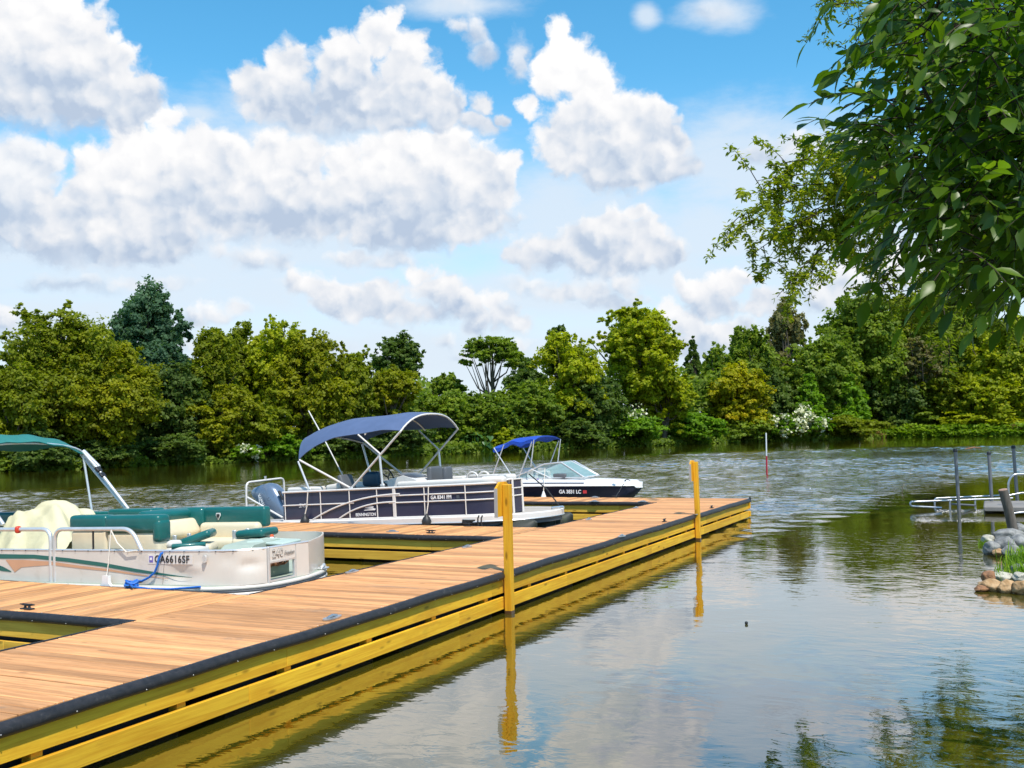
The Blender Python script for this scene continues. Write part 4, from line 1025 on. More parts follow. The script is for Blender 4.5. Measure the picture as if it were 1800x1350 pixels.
for p in resample(rpath(PL+[(-7.28, 9.64)], 0.3, 8), 0.21):
    if p[0] > -11.6: sc = MB(); sc.box((p[0], p[1]-0.019, zt-0.004), (0.010, 0.008, 0.010)); B1.part(sc, "snap_stud", M_BLACK)
# deck with layered rub rails
NOSE = rpath([(-15.2, 8.52), (-7.75, 8.52), (-7.28, 8.85), (-7.22, 9.45), (-7.42, 10.2), (-8.1, 11.0), (-15.2, 11.0)], 0.35, 7)
mb = MB(); mb.prism(NOSE, 0.455, 0.503, 'Z'); B1.part(mb, "deck", M_SAGE)
rr = [(x, y) for x, y in resample(NOSE, 0.1)]
for z, r, m_, nm in ((0.476, 0.027, M_CREAM, "rub_rail"), (0.405, 0.027, M_CREAM, "rub_rail"), (0.440, 0.020, M_CHAR, "rub_strip")):
    B1.part(tube_mb([(x, y, z) for x, y in rr], r, 8), nm, m_)
mb = MB(); mb.prism([(x*1.0, 9.76+(y-9.76)*0.97) for x, y in NOSE], 0.36, 0.45, 'Z'); B1.part(mb, "deck_frame", M_CHAR)
for y in (8.95, 10.55):
    mb = MB(); mb.tube([(-15.2, y, 0.08), (-8.5, y, 0.08), (-8.1, y, 0.12), (-7.8, y, 0.2), (-7.65, y, 0.28)], [0.29, 0.29, 0.24, 0.14, 0.04], 16); B1.part(mb, "pontoon_tube", M_TUBE)
mb = MB(); mb.tube(arc((-7.40, 10.05, 0.52), (-7.38, 10.12, 0.58), (-7.48, 10.2, 0.53)), 0.022, 8); mb.box((-7.44, 10.12, .515), (.12, .16, .02), bev=.008); B1.part(mb, "bow_cleat", M_RAIL)
# rails above the panel
RT = 1.135; yr = 8.60
B1.part(tube_mb(rpath([(-10.24, yr, zb), (-10.24, yr, RT), (-8.98, yr, RT), (-8.83, yr, zt)], 0.14, 7), 0.026, 10), "hand_rail", M_RAIL)
B1.part(tube_mb(rpath([(-15, yr, RT+.0), (-10.31, yr, RT), (-10.31, yr, zb)], 0.14, 7), 0.026, 10), "hand_rail", M_RAIL)
B1.part(tube_mb([(-9.6, yr, zt), (-9.6, yr, RT)], 0.012, 6), "rail_rod", M_BLACK)
B1.part(tube_mb(rpath([(-15, 10.95, RT), (-10.6, 10.95, RT), (-10.3, 10.95, zt)], 0.2, 7), 0.024, 8), "hand_rail", M_RAIL)
# seats
def bench(nm, c, s, top_h, rot=0.0, capx=0):
    mb = MB(); base = MB(); x, y, z = c
    cushion(base, (x, y, (zb+z-top_h)/2+0.0), (s[0]*0.97, s[1]*0.82, z-top_h-zb), 0.05, (0, 0, rot)); o = B1.part(base, nm, M_VINYL)
    cushion(mb, (x, y, z-top_h/2+0.02), (s[0], s[1], top_h+0.06), 0.05, (0, 0, rot)); B1.part(mb, "bolster", M_TEAL, o).matrix_parent_inverse = Matrix.Identity(4)
    return o
bench("side_bench", (-9.82, 8.80, 1.24), (0.62, 0.20, 0), 0.13); bench("side_bench", (-9.10, 8.80, 1.235), (0.86, 0.21, 0), 0.15)
mb = MB(); cushion(mb, (-8.72, 8.80, 1.10), (0.13, 0.215, 0.28), 0.06); B1.part(mb, "bench_end", M_TEAL)
mb = MB()
for k in range(3): cushion(mb, (-8.70, 8.93, 0.78+0.075*k), (0.17, 0.2, 0.08), 0.035)
cushion(mb, (-8.55, 9.02, 0.84), (0.42, 0.34, 0.12), 0.05); B1.part(mb, "seat_cushion", M_IVORY)
mb = MB(); mb.tube(arc((-8.62, 8.86, 0.905), (-8.42, 8.95, 0.91), (-8.37, 9.12, 0.905), 8), 0.03, 8); B1.part(mb, "seat_piping", M_TEAL)
bench("far_bench", (-12.35, 10.72, 1.16), (1.7, 0.24, 0), 0.16); bench("far_bench", (-10.98, 10.60, 1.20), (0.85, 0.30, 0), 0.12)
bench("far_bench", (-13.9, 10.72, 1.17), (1.3, 0.24, 0), 0.16)
# bow lounge: corner of two backs
yb = 10.62
mb = MB(); cushion(mb, (-9.18, yb, 1.115), (1.06, 0.15, 0.27), 0.045); cushion(mb, (-9.86, yb-0.06, 1.12), (0.36, 0.20, 0.27), 0.06, (0, 0, 0.25))
cushion(mb, (-9.96, 10.12, 1.08), (0.19, 0.98, 0.36), 0.06, (0, 0.38, 0.04)); lounge = B1.part(mb, "lounge_back", M_TEAL)
mb = MB(); cushion(mb, (-9.2, yb-0.09, 0.93), (1.0, 0.16, 0.24), 0.06); cushion(mb, (-9.86, 10.15, 0.97), (0.26, 0.80, 0.26), 0.07, (0, -0.45, 0)); cushion(mb, (-9.28, yb-0.24, 0.78), (0.95, 0.40, 0.16), 0.06)
cushion(mb, (-9.95, 9.66, 0.82), (0.30, 0.10, 0.62), 0.05, (0, 0.25, 0)); cushion(mb, (-9.62, 9.68, 0.72), (0.34, 0.10, 0.42), 0.05, (0, 0.45, 0)); B1.part(mb, "lounge_cushion", M_VINYL)
o = MB(); o.prism([(-.035, .045), (.035, .045), (.04, .01), (.0, -.05), (-.04, .01)], -0.004, 0.004, 'Y'); B1_badge = o
o.v = [(x-9.42, y+yb-0.088, z+1.13) for x, y, z in o.v]; B1.part(o, "badge", M_TRIM)
o = MB(); o.prism([(-.022, .03), (.022, .03), (.026, .008), (.0, -.034), (-.026, .008)], -0.004, 0.004, 'Y'); o.v = [(x-9.42, y+yb-0.094, z+1.13) for x, y, z in o.v]; B1.part(o, "badge_field", M_INK)
# two folded pedestal seats
def folded(c, rz, lift=0.0):
    mb = MB(); x, y, z = c
    cushion(mb, (x, y, z), (0.46, 0.40, 0.13), 0.06, (0, 0.05, rz)); o = B1.part(mb, "folding_seat", M_VINYL)
    b = MB(); cushion(b, (x+0.03, y, z+0.12), (0.40, 0.38, 0.10), 0.045, (0, -0.06+lift, rz)); B1.part(b, "seat_back", M_TEAL, o)
    h = MB(); h.box((x-0.22, y-0.12, z+0.05), (0.05, 0.03, 0.22), bev=0.006); h.box((x-0.22, y+0.12, z+0.05), (0.05, 0.03, 0.22), bev=0.006); B1.part(h, "seat_hinge", M_RAIL, o)
    s = MB(); s.tube([(x, y, zb), (x, y, z-.05)], 0.04, 10); s.tube([(x, y, z-.08), (x, y, z-.05)], [0.05, 0.14], 10); B1.part(s, "seat_post", M_RAIL, o)
folded((-8.12, 9.72, 0.865), 0.1); folded((-8.72, 9.35, 0.84), 0.5, -0.25)
mb = MB(); cushion(mb, (-8.75, 9.35, 0.73), (0.5, 0.4, 0.10), 0.05); B1.part(mb, "seat_base", M_IVORY)
# bow locker with canvas lid, odd rope inside
mb = MB(); mb.prism([(9.0, zb), (9.72, zb), (9.72, 0.86), (9.55, 0.93), (9.1, 0.90), (9.0, 0.84)], -8.05, -7.62, 'X'); B1.part(mb, "bow_locker", M_SAGE)
mb = MB(); mb.box((-7.66, 9.50, 0.90), (0.50, 0.40, 0.035), bev=0.012, rot=(0.02, 0.05, 0.1)); B1.part(mb, "locker_lid", mat("pale_sage_canvas", (0.46, 0.55, 0.48), 0.6))
mb = MB()
rs = np.random.default_rng(3)
for k in range(7):
    a = rs.uniform(0, 6.28, 10); mb.tube([(-7.55+0.05*math.sin(t*2+k), 9.2+0.05*k+0.05*math.cos(t*3), 0.665+0.03*math.sin(t*2.3+k)) for t in np.linspace(0, 6, 14)], 0.012, 5)
B1.part(mb, "coiled_rope", mat("brown_old_rope", (0.22, 0.10, 0.05), 0.9, var=0.5, scale=20))
mb = MB(); cushion(mb, (-7.85, 9.70, 0.93), (0.035, 0.05, 0.07), 0.015); B1.part(mb, "gas_primer", mat("orange_plastic", (0.75, 0.12, 0.03), 0.5))
mb = MB(); cushion(mb, (-7.82, 9.66, 0.90), (0.05, 0.04, 0.08), 0.015); B1.part(mb, "wiring_plug", M_WHITE)
# decals on the near side panel
yd = 8.6-0.012
def decal(nm, pts, m_, y=yd):
    mb = MB(); P = [B1.px(a, b, y) for a, b in pts]; mb.prism([(p[0], p[2]) for p in P], y-0.002, y+0.002, 'Y'); return B1.part(mb, nm, m_)
def band(pts_top, pts_bot, nm, m_):
    mb = MB(); T = [B1.px(a, b, yd) for a, b in pts_top]; Bm = [B1.px(a, b, yd) for a, b in pts_bot]
    mb.grid([[(t[0], yd-0.002, t[2]), (b[0], yd-0.002, b[2])] for t, b in zip(T, Bm)], False); return B1.part(mb, nm, m_)
band([(-40, 972), (0, 974), (60, 975), (120, 981), (180, 989), (240, 1000), (300, 1010), (338, 1015)], [(-40, 984), (0, 982), (60, 982), (120, 988), (180, 996), (240, 1006), (300, 1013), (338, 1015.6)], "teal_stripe", M_TEALD)
band([(10, 984), (40, 984), (90, 987), (140, 994), (190, 1000), (240, 1008), (296, 1017)], [(26, 1006), (38, 997), (90, 993), (140, 999), (190, 1004), (240, 1011), (296, 1017.6)], "tan_stripe", M_TAN)
band([(-60, 990), (-30, 988), (-10, 990), (5, 996), (20, 1004)], [(-60, 1000), (-30, 998), (-10, 1000), (5, 1004), (20, 1005.5)], "teal_stripe", M_TEALD)
p = B1.px(299, 983.5, yd); mb = MB(); mb.box((p[0], yd, p[2]), (0.66, 0.004, 0.105)); B1.part(mb, "number_plate", M_TRIM)
text_obj("GA6616SF", 0.115, face_M(B1, (p[0]+0.03, yd-0.006, p[2]), (1, 0, 0)), M_INK, B1.t, "registration_number", sx=0.95, bold=0.002, spacing=1.12)
p = B1.px(266, 983, yd); mb = MB(); mb.box((p[0], yd-0.003, p[2]), (0.055, 0.004, 0.07)); B1.part(mb, "registration_sticker", mat("purple_sticker", (0.16, 0.12, 0.42), 0.5))
mb = MB(); mb.box((p[0], yd-0.006, p[2]+.005), (0.03, 0.004, 0.03)); B1.part(mb, "sticker_mark", M_WHITE)
gd = (-0.022, 1.0, 0); gx = (0.016, 1.0, 0)
text_obj("240", 0.125, face_M(B1, (-7.282, 9.10, 0.81), gx), M_GREYL, B1.t, "model_number", sx=1.0, bold=0.004)
text_obj("240", 0.125, face_M(B1, (-7.279, 9.10, 0.81), gx), M_CREAM, B1.t, "model_number_fill", sx=1.0, bold=-0.0005)
text_obj("Freedom", 0.075, face_M(B1, (-7.274, 9.29, 0.80), gx), M_GREYL, B1.t, "model_script", sx=0.72, shear=0.45, bold=-0.001, spacing=0.9)
p = B1.px(361, 980, 8.59); mb = MB(); mb.prism([(0.022*math.cos(a), 0.028*math.sin(a)+(-0.03 if math.sin(a) < -.5 else 0)) for a in np.linspace(0, 6.283, 16, endpoint=False)], -0.02, 0.01, 'Y'); mb.v = [(x+p[0], y+8.585, z+p[2]) for x, y, z in mb.v]; B1.part(mb, "navigation_light", M_RAIL)
p = B1.px(288, 1005, yd); mb = MB(); mb.box((p[0], yd, 0.69), (0.004, 0.003, 0.36), rot=(0, 0.12, 0)); B1.part(mb, "panel_seam", M_GREYL)
# console under its tarp
rs = np.random.default_rng(12); G = []
for i in range(80):
    row = []; u = i/79*2-1
    for j in range(64):
        v = j/63*2-1; x = -11.85+u*0.98; y = 9.72+v*0.72
        e = max(abs(u)**3, abs(v)**3); hgt = 0.62*(1-smooth01((max(abs(u-0.25)*0.8, abs(v)*0.8)-0.12)/0.8))+0.30+0.10*u
        f = 0.045*math.sin(7*u+5*v+2*math.sin(3*v))+0.035*math.sin(13*u*abs(v)+9*v)+0.04*math.sin(16*math.atan2(v, u+.3))*min(1, math.hypot(u, v)*1.4)
        row.append((x+0.02*math.sin(9*v), y+0.02*math.sin(8*u), zb+max(0.0, hgt*(1-e*0.45)+f*(0.5+e)-0.05*abs(math.sin(4.2*u-6*v+2.5*math.sin(2*u)))**0.5-0.03*abs(math.sin(9*v+5*u*u))**0.5)))
    G.append(row)
mb = MB(); mb.grid(G, True, 0.012); o = B1.part(mb, "console_tarp", M_TARP)
mb = MB(); q = (-11.62, 9.65, zb+0.80)
for a in range(4): mb.tube([(q[0], q[1], q[2]-.03), (q[0]+0.06*math.cos(a*1.6), q[1]+.05*math.sin(a*1.6), q[2]+0.07)], 0.008, 5)
B1.part(mb, "tarp_tie", M_BLACK)
p = B1.px(33, 931, 8.6); mb = MB(); cushion(mb, (p[0], 8.59, p[2]), (0.06, 0.08, 0.09), 0.03); B1.part(mb, "red_clip", mat("red_clip_plastic", (0.6, 0.05, 0.02), 0.4))
# bimini, half folded toward the bow
G = []
for i in range(15):
    u = i/14; x = -15.0+2.75*u; row = []
    for j in range(25):
        v = j/24*2-1; y = 9.75+v*1.05
        z = 2.33+0.03*math.sin(u*9)-0.15*abs(v)**2.6-0.05*max(0, u-0.8)*5*abs(v)+0.012*math.sin(13*v+5*u)*u
        if i == 14: z -= 0.085
        if i == 13: z += 0.01
        row.append((x+(0.02 if i == 14 else 0), y, z))
    G.append(row)
mb = MB(); mb.grid(G, True, 0.012); B1.part(mb, "bimini_canopy", M_TEALC)
fa = [(-12.27, 9.75+1.06*math.sin(a), 2.07+0.17*math.cos(a)) for a in np.linspace(-1.5, 1.5, 15)]
B1.part(tube_mb(fa, 0.016, 8), "canopy_bow", M_RAIL)
for yy in (8.72, 10.80):
    B1.part(tube_mb([(-12.25, yy, 2.10), (-11.95, yy, 1.83), (-11.30, yy, zt+0.30)], 0.024, 8), "canopy_strut", M_RAIL)
    B1.part(tube_mb([(-12.32, yy+.03, 2.06), (-12.05, yy+.03, 1.80), (-11.36, yy+.02, zt+0.30)], 0.022, 8), "canopy_strut", M_RAIL)
    B1.part(tube_mb([(-12.30, yy+.06, 2.11), (-11.98, yy+.06, 1.86)], 0.026, 8), "canopy_strut", M_RAIL)
    B1.part(tube_mb([(-12.27, yy+.02, 2.06), (-12.10, yy+.02, zt+0.30)], 0.017, 8), "prop_pole", M_RAIL)
    mb = MB(); mb.box((-11.93, yy, 1.82), (0.10, 0.09, 0.05), rot=(0, 0.75, 0), bev=.01); mb.box((-11.85, yy, 1.74), (0.09, 0.09, 0.04), rot=(0, 0.75, 0), bev=.01); B1.part(mb, "strap", M_BLACK)

# things belonging to its mooring
rope = MB(); P = [B1.w(B1.px(290, 971, 8.62)), B1.w(B1.px(283, 973, 8.57))]+[aty(a, b, 8.55) for a, b in ((279, 982), (277, 993), (272, 1006), (262, 1015), (250, 1021), (236, 1023), (226, 1022))]+[atz(a, b, DZ+.04) for a, b in ((224, 1025), (230, 1029), (233, 1031))]
rope.tube([tuple(p) for p in P], 0.013, 7)
P2 = [atz(232, 1031, DZ+.03)]+[aty(a, b, 8.5) for a, b in ((260, 1035), (300, 1035.5), (335, 1033), (352, 1031.5))]
rope.tube([tuple(p) for p in P2], 0.012, 7)
kn = atz(231, 1030, DZ+.03)
for k in range(4): rope.tube([(kn[0]+0.055*math.cos(t+k), kn[1]+0.05*math.sin(t*1.3+k), kn[2]+0.015*k+0.02*math.sin(2*t)) for t in np.linspace(0, 5.5, 12)], 0.012, 6)
tag(rope.build("mooring_rope", M_BLUE), "bright blue rope tying the cream pontoon boat to a black dock cleat", "rope")
f = thing("boat_fender", "small white tag-shaped fender hanging on a cord from the cream boat's rail", "fender", tuple(aty(187, 1024, 8.5)))
fl = np.array(f.location)
mb = MB(); mb.prism([(-0.095, -0.045), (0.095, -0.045), (0.05, 0.0), (0.045, 0.08), (-0.045, 0.08), (-0.05, 0.0)], -0.02, 0.02, 'Y'); mb.build("fender_body", M_WHITE, f)
mb = MB(); a = aty(195, 932, 8.56)-fl; mb.tube([(0, 0, .06), tuple((a*0.35)+np.array([0.005, 0, 0])), tuple(a)], 0.006, 6)
b = aty(240, 968, 8.56)-fl; mb.tube([tuple(a), tuple((a*.75+b*.25)+np.array([0, 0, -.09])), tuple((a*.4+b*.6)+np.array([0, 0, -.11])), tuple(b)], 0.008, 6); mb.build("cord", M_CORD, f)

# ---------------- boat 2: navy pontoon with slate-blue bimini
B2 = Rig("pontoon_boat", "navy pontoon boat with cream rails, slate-blue bimini and a grey outboard motor", "pontoon boat", (-10.5, 17.6, 0.60), 2.3)
yc = 17.62
zb, zt = 0.605, 1.185
PL2 = [(-12.98, yc), (-12.98, 16.42), (-8.55, 16.42), (-8.12, 16.62), (-7.98, 17.05)]
path = rpath(PL2, 0.12, 6)
B2.part(wall([p for p in rpath([(-12.98, 16.42), (-8.62, 16.42), (-8.15, 16.58)], 0.35, 8)], zb, zt, 0.02, 0.12, 4), "side_panel", M_NAVY)
B2.part(wall([(-8.02, 16.78), (-7.96, 17.08)], zb+.02, zt+.05, 0.02, 0.1, 2), "bow_panel", M_NAVY)
B2.part(wall([(-12.98, 18.8), (-9.9, 18.8), (-8.7, 18.0), (-7.97, 17.10)], zb, zt, 0.02, 0.2, 2), "far_side_panel", M_NAVY)
B2.part(wall([(-12.98, 18.8), (-12.98, 16.42)], zb, zt, 0.02, 0.2, 2), "stern_panel", M_NAVY)
near = resample(rpath([(-12.98, 16.405), (-8.62, 16.405), (-8.15, 16.565)], 0.35, 8), 0.1)
def hrail(z, r=0.013, x0=-99, x1=99, off=-0.008):
    B2.part(tube_mb([(x, y+off, z if not callable(z) else z(x)) for x, y in near if x0 <= x <= x1], r, 8), "rail", M_TRIM)
hrail(zt, 0.022); hrail(zb+0.005, 0.020); hrail(lambda x: zt-0.155, 0.014, -10.9); hrail(lambda x: zt-0.265, 0.014, -99, -11.2)
hrail(lambda x: zt-0.29, 0.014, -10.55)
# two sweeping arches of trim
B2.part(tube_mb(arc((-12.25, 16.39, zb+0.02), (-11.35, 16.39, zt-0.12), (-10.2, 16.39, zt-0.125), 14), 0.017, 8), "sweep_trim", M_TRIM)
B2.part(tube_mb(arc((-11.62, 16.39, zb+0.02), (-11.1, 16.39, zt-0.25), (-10.3, 16.39, zt-0.275), 12), 0.016, 8), "sweep_trim", M_TRIM)
for x in (-12.93, -12.05, -11.36, -10.72, -9.66, -8.78): B2.part(tube_mb([(x, 16.392, zb), (x, 16.392, zt)], 0.011, 6), "upright", M_TRIM)
mb = MB(); mb.box((-10.33, 16.395, (zb+zt)/2), (0.065, 0.03, zt-zb), bev=.006); B2.part(mb, "gate_post", M_TRIM)
for q in ((-8.13, 16.56), (-8.0, 16.80), (-7.95, 17.1)): B2.part(tube_mb([(q[0], q[1], zb), (q[0], q[1], zt+.05)], 0.026, 8), "bow_post", M_TRIM)
for z in (zt-.12, zt-.26, zt+.04): B2.part(tube_mb([(-8.0, 16.76, z), (-7.94, 17.12, z)], 0.014, 6), "bow_rail", M_TRIM)
B2.part(tube_mb([(-8.13, 16.56, zt+.03), (-8.0, 16.8, zt+.05)], 0.02, 6), "bow_rail", M_TRIM)
# deck and tubes
NOSE2 = rpath([(-13.6, 16.36), (-8.6, 16.36), (-7.80, 16.70), (-7.46, 17.25), (-7.46, yc+.3), (-7.8, 18.4), (-8.6, 18.88), (-13.6, 18.88)], 0.4, 7)
mb = MB(); mb.prism(NOSE2, 0.575, 0.602, 'Z'); B2.part(mb, "deck", M_DECKGREY)
P = resample(NOSE2, 0.1); G = [[(x, y-.0, 0.605), (x+.03*(1 if x > -8.4 else 0), y-0.03 if y < yc else y+.03, 0.585), (x+.03*(1 if x > -8.4 else 0), y-0.03 if y < yc else y+.03, 0.495), (x, y, 0.475)] for x, y in P]
mb = MB(); mb.grid(G, False, 0.0); B2.part(mb, "deck_edge", M_TRIM)
B2.part(tube_mb([(x+.02, y-.035 if y < yc else y+.035, 0.49) for x, y in P], 0.016, 6), "rub_strip", M_RAIL)
mb = MB(); mb.prism([(x, yc+(y-yc)*0.95) for x, y in NOSE2], 0.40, 0.57, 'Z'); B2.part(mb, "deck_frame", M_CHAR)
for y in (16.75, yc, 18.5):
    mb = MB(); mb.tube([(-13.4, y, 0.15), (-8.6, y, 0.15), (-8.1, y, 0.19), (-7.80, y, 0.27), (-7.62, y, 0.37), (-7.56, y, 0.45)], [0.31, 0.31, 0.30, 0.24, 0.13, 0.05], 18); B2.part(mb, "pontoon_tube", M_TUBE)
for y in (16.75, yc): B2.part(tube_mb(arc((-7.75, y-.05, 0.40), (-7.62, y-.05, 0.42), (-7.72, y-.05, .32)), 0.016, 6), "tow_eye", M_ALU)
B2.part(tube_mb(rpath([(-7.55, 17.55, .60), (-7.55, 17.55, .64), (-7.40, 17.75, .64), (-7.40, 17.75, .60)], .03), 0.018, 6), "bow_cleat", M_ALU)
# seats and console
def cush(nm, m_, *items):
    for it in items:
        mb = MB(); cushion(mb, it[0], it[1], it[2], it[3] if len(it) > 3 else None); B2.part(mb, nm, m_)
cush("bow_lounge", M_IVORY, ((-9.2, 16.62, 1.225), (2.3, 0.20, 0.13), 0.05), ((-9.3, 16.66, 1.0), (2.2, 0.2, 0.5), 0.05), ((-8.38, 16.78, 1.24), (0.45, 0.2, 0.13), 0.05, (0, 0, 0.35)))
cush("far_lounge", M_IVORY, ((-9.25, 18.25, 1.25), (1.35, 0.2, 0.13), 0.05, (0, 0, -.6)), ((-10.3, 18.62, 1.25), (0.72, 0.2, 0.10), 0.05), ((-8.45, 17.5, 1.25), (0.7, .22, .14), .05, (0, 0, -.85)), ((-9.25, 18.2, .95), (1.3, .2, .5), .05, (0, 0, -.6)))
cush("stern_lounge", M_IVORY, ((-12.55, 16.62, 1.215), (0.86, 0.20, 0.12), 0.05), ((-12.6, 17.5, 1.17), (0.7, 1.9, 0.10), 0.05), ((-12.2, 18.5, 1.22), (1.5, .2, .12), .05))
cush("helm_back", M_CHAR, ((-11.62, 16.72, 1.30), (0.10, 0.42, 0.38), 0.04, (0, -0.35, 0)), ((-10.1, 17.6, 1.36), (0.12, 0.5, 0.36), 0.05), ((-10.42, 18.1, 1.33), (0.12, .42, .34), .05), ((-9.75, 17.5, 1.34), (.1, .3, .36), .05))
cush("helm_seat_pad", M_IVORY, ((-11.85, 16.75, 1.24), (0.42, 0.34, 0.14), 0.05, (0, -.12, 0)))
cush("chair_back", mat("deep_teal_blue_vinyl", (0.01, 0.055, 0.10), 0.4), ((-11.55, 17.5, 1.35), (0.42, 0.16, 0.30), 0.07))
mb = MB(); mb.tube([(-10.98+0.02*math.cos(a)-.06*math.sin(a), 17.2+0.19*math.cos(a), 1.38+0.18*math.sin(a)) for a in np.linspace(0, 6.283, 22, endpoint=False)], 0.014, 8, closed=True)
for a in (0.5, 2.6, 4.7): mb.tube([(-10.96, 17.2, 1.37), (-10.98-.06*math.sin(a), 17.2+.19*math.cos(a), 1.38+.18*math.sin(a))], 0.012, 6)
B2.part(mb, "steering_wheel", M_BLACK)
mb = MB(); mb.loft([[(-10.85, yc-.62+.8*t, 0.9+0.42*s-.0*t) for t, s in ((0, 0), (0, 1), (1, 1), (1, 0))], [(-10.5, yc-.62+.8*t, 0.9+0.50*s) for t, s in ((0, 0), (0, 1), (1, 1), (1, 0))], [(-10.2, yc-.62+.8*t, 0.9+0.40*s) for t, s in ((0, 0), (0, 1), (1, 1), (1, 0))], [(-9.95, yc-.6+.76*t, 0.9+0.24*s) for t, s in ((0, 0), (0, 1), (1, 1), (1, 0))]], smooth=False)
B2.part(mb, "helm_console", M_TRIM)
mb = MB(); mb.grid([[(-10.62+0.32*u, yc-.58+.7*v, 1.41-0.10*u*u+0.03*math.sin(v*3.14)) for v in np.linspace(0, 1, 8)] for u in np.linspace(0, 1, 8)], True, 0.015); B2.part(mb, "windscreen", M_OUTD)
for x in (-9.62, -9.35): B2.part(tube_mb([(x+0.13*math.cos(a), 18.3, 1.24+0.13*math.sin(a)) for a in np.linspace(0, 3.14, 12)], 0.02, 8), "grab_hoop", M_TRIM)
# bimini
def can2(u, v):
    x = -12.98+2.92*u+0.28*(1-u)**2*(abs(v)**2.0)*1.4-0.10*abs(v)*u
    zc = float(np.interp(u, [0, .1, .2, .4, .6, .85, 1], [2.33, 2.45, 2.53, 2.61, 2.64, 2.65, 2.61]))-0.012*math.sin(u*12)
    drop = 0.35+0.14*(1-u)**2.0 if v < 0 else 0.30-0.12*(1-u)**2
    return (x, yc+v*1.16, zc-drop*abs(v)**2.7)
G = [[can2(u, v) for v in np.linspace(-1, 1, 29)] for u in np.linspace(0, 1, 33)]
mb = MB(); mb.grid(G, True, 0.012); B2.part(mb, "bimini_canopy", M_CANVN)
B2.part(tube_mb([np.array(can2(1.0, v))+np.array([0.0, 0, -0.02]) for v in np.linspace(-1, 1, 21)], 0.019, 8), "canopy_bow", M_TRIM)
B2.part(tube_mb([np.array(can2(0.0, v))+np.array([0.02, 0, -0.02]) for v in np.linspace(-1, 1, 21)], 0.017, 8), "canopy_bow", M_TRIM)
B2.part(tube_mb([np.array(can2(0.70, v))+np.array([0.0, 0, -0.03]) for v in np.linspace(-1, 1, 21)], 0.016, 8), "canopy_bow", M_TRIM)
for s in (-1, 1):
    yy = yc+s*1.16; P0 = np.array([-11.35, yy, zt+0.02])
    r0, f0, m0 = np.array(can2(0, s)), np.array(can2(1, s)), np.array(can2(0.70, s))
    B2.part(tube_mb([P0, r0+np.array([.02, 0, -.02])], 0.022, 8), "canopy_leg", M_TRIM); B2.part(tube_mb([P0, f0+np.array([0, 0, -.02])], 0.022, 8), "canopy_leg", M_TRIM)
    a = P0+(f0-P0)*0.60
    B2.part(tube_mb([a, m0+np.array([-.16, 0, -.02])], 0.018, 8), "canopy_leg", M_TRIM); B2.part(tube_mb([a-np.array([0.02, 0, 0]), np.array([-10.62, yy, zt+.06])], 0.024, 8), "prop_pole", M_RAIL)
    B2.part(tube_mb([r0+np.array([-.02, 0, -.04]), np.array([-12.36, yy, zt+0.03])], 0.022, 8), "prop_pole", M_RAIL)
    for q in (P0, np.array([-10.62, yy, zt+.05]), np.array([-12.36, yy, zt+.04])): mb = MB(); mb.box(tuple(q), (0.09, 0.05, 0.06), bev=.012); B2.part(mb, "rail_bracket", M_RAIL)
p = np.array([-13.9, 18.4, 0]); B2.part(tube_mb([(-12.9, 18.6, zt), (-13.55, 18.6, 2.36), (-13.90, 18.6, 2.95)], [0.012, 0.016, 0.014], 8), "light_pole", M_TRIM)
# lettering
yd = 16.402
p = B2.px(777, 872, yd); p[2] = zt-.219; text_obj("GA 8341 FM", 0.100, face_M(B2, (p[0]-.02, yd-.006, p[2]), (1, 0, 0)), M_LTEXT, B2.t, "registration_number", sx=0.86, bold=0.003)
p = B2.px(805, 871, yd); mb = MB(); mb.box((p[0], yd-.004, zt-.222), (0.06, 0.004, 0.07)); B2.part(mb, "registration_sticker", M_OUTD)
p = B2.px(647, 904.5, yd); text_obj("BENNINGTON", 0.085, face_M(B2, (p[0]-.05, yd-.006, p[2]), (1, 0, 0)), M_LTEXT, B2.t, "maker_lettering", sx=0.84, bold=0.001)
mb = MB()
for dz, w_, o_ in ((0.10, 0.20, 0.02), (0.055, 0.26, 0.03)):
    mb.prism([(-w_/2+o_-.02, dz-.004), (w_/2+o_-.03, dz-.004), (w_/2+o_, dz+.02), (w_/2+o_-.05, dz+.035), (-w_/2+.06, dz+.03), (w_/2-.02, dz+.018), (-w_/2+o_, dz+.008)], -.002, .002, 'Y')
mb.v = [(x+p[0]+.03, y+yd-.004, z+p[2]+.03) for x, y, z in mb.v]; B2.part(mb, "swoosh_emblem", M_LTEXT)
p = B2.px(530.5, 889, yd); text_obj("SX7", 0.11, face_M(B2, (p[0]+.03, yd-.006, p[2]), (1, 0, 0)), M_LTEXT, B2.t, "model_lettering", sx=1.1, shear=0.15)
# outboard
ob = MB()
def ring(cx, cz, rx, ry, y, n=18, tilt=0.0):
    return [(cx+rx*math.copysign(abs(math.cos(a))**0.75, math.cos(a))+tilt*0, y+ry*math.copysign(abs(math.sin(a))**0.75, math.sin(a)), cz+0.10*0) for a in np.linspace(0, 2*math.pi, n, endpoint=False)]
rings = []
for h, cx, rx, ry in ((0.0, -13.78, 0.10, 0.10), (0.10, -13.80, 0.17, 0.15), (0.26, -13.84, 0.23, 0.19), (0.48, -13.90, 0.27, 0.205), (0.66, -13.97, 0.29, 0.20), (0.76, -14.02, 0.26, 0.18), (0.815, -14.04, 0.18, 0.13), (0.83, -14.05, 0.06, 0.05)):
    rings.append([(x-(0.28*(h-.4)), y, 0.56+h+0.10*(x-cx)/0.3*(h/0.8)) for x, y, _ in ring(cx, 0, rx, ry, yc)])
ob.loft(rings); ob.v = [((x+13.85)*1.22-14.12, (y-yc)*1.15+yc, (z-.56)*1.0+.50) for x, y, z in ob.v]; om = B2.part(ob, "outboard_motor", M_OUTB)
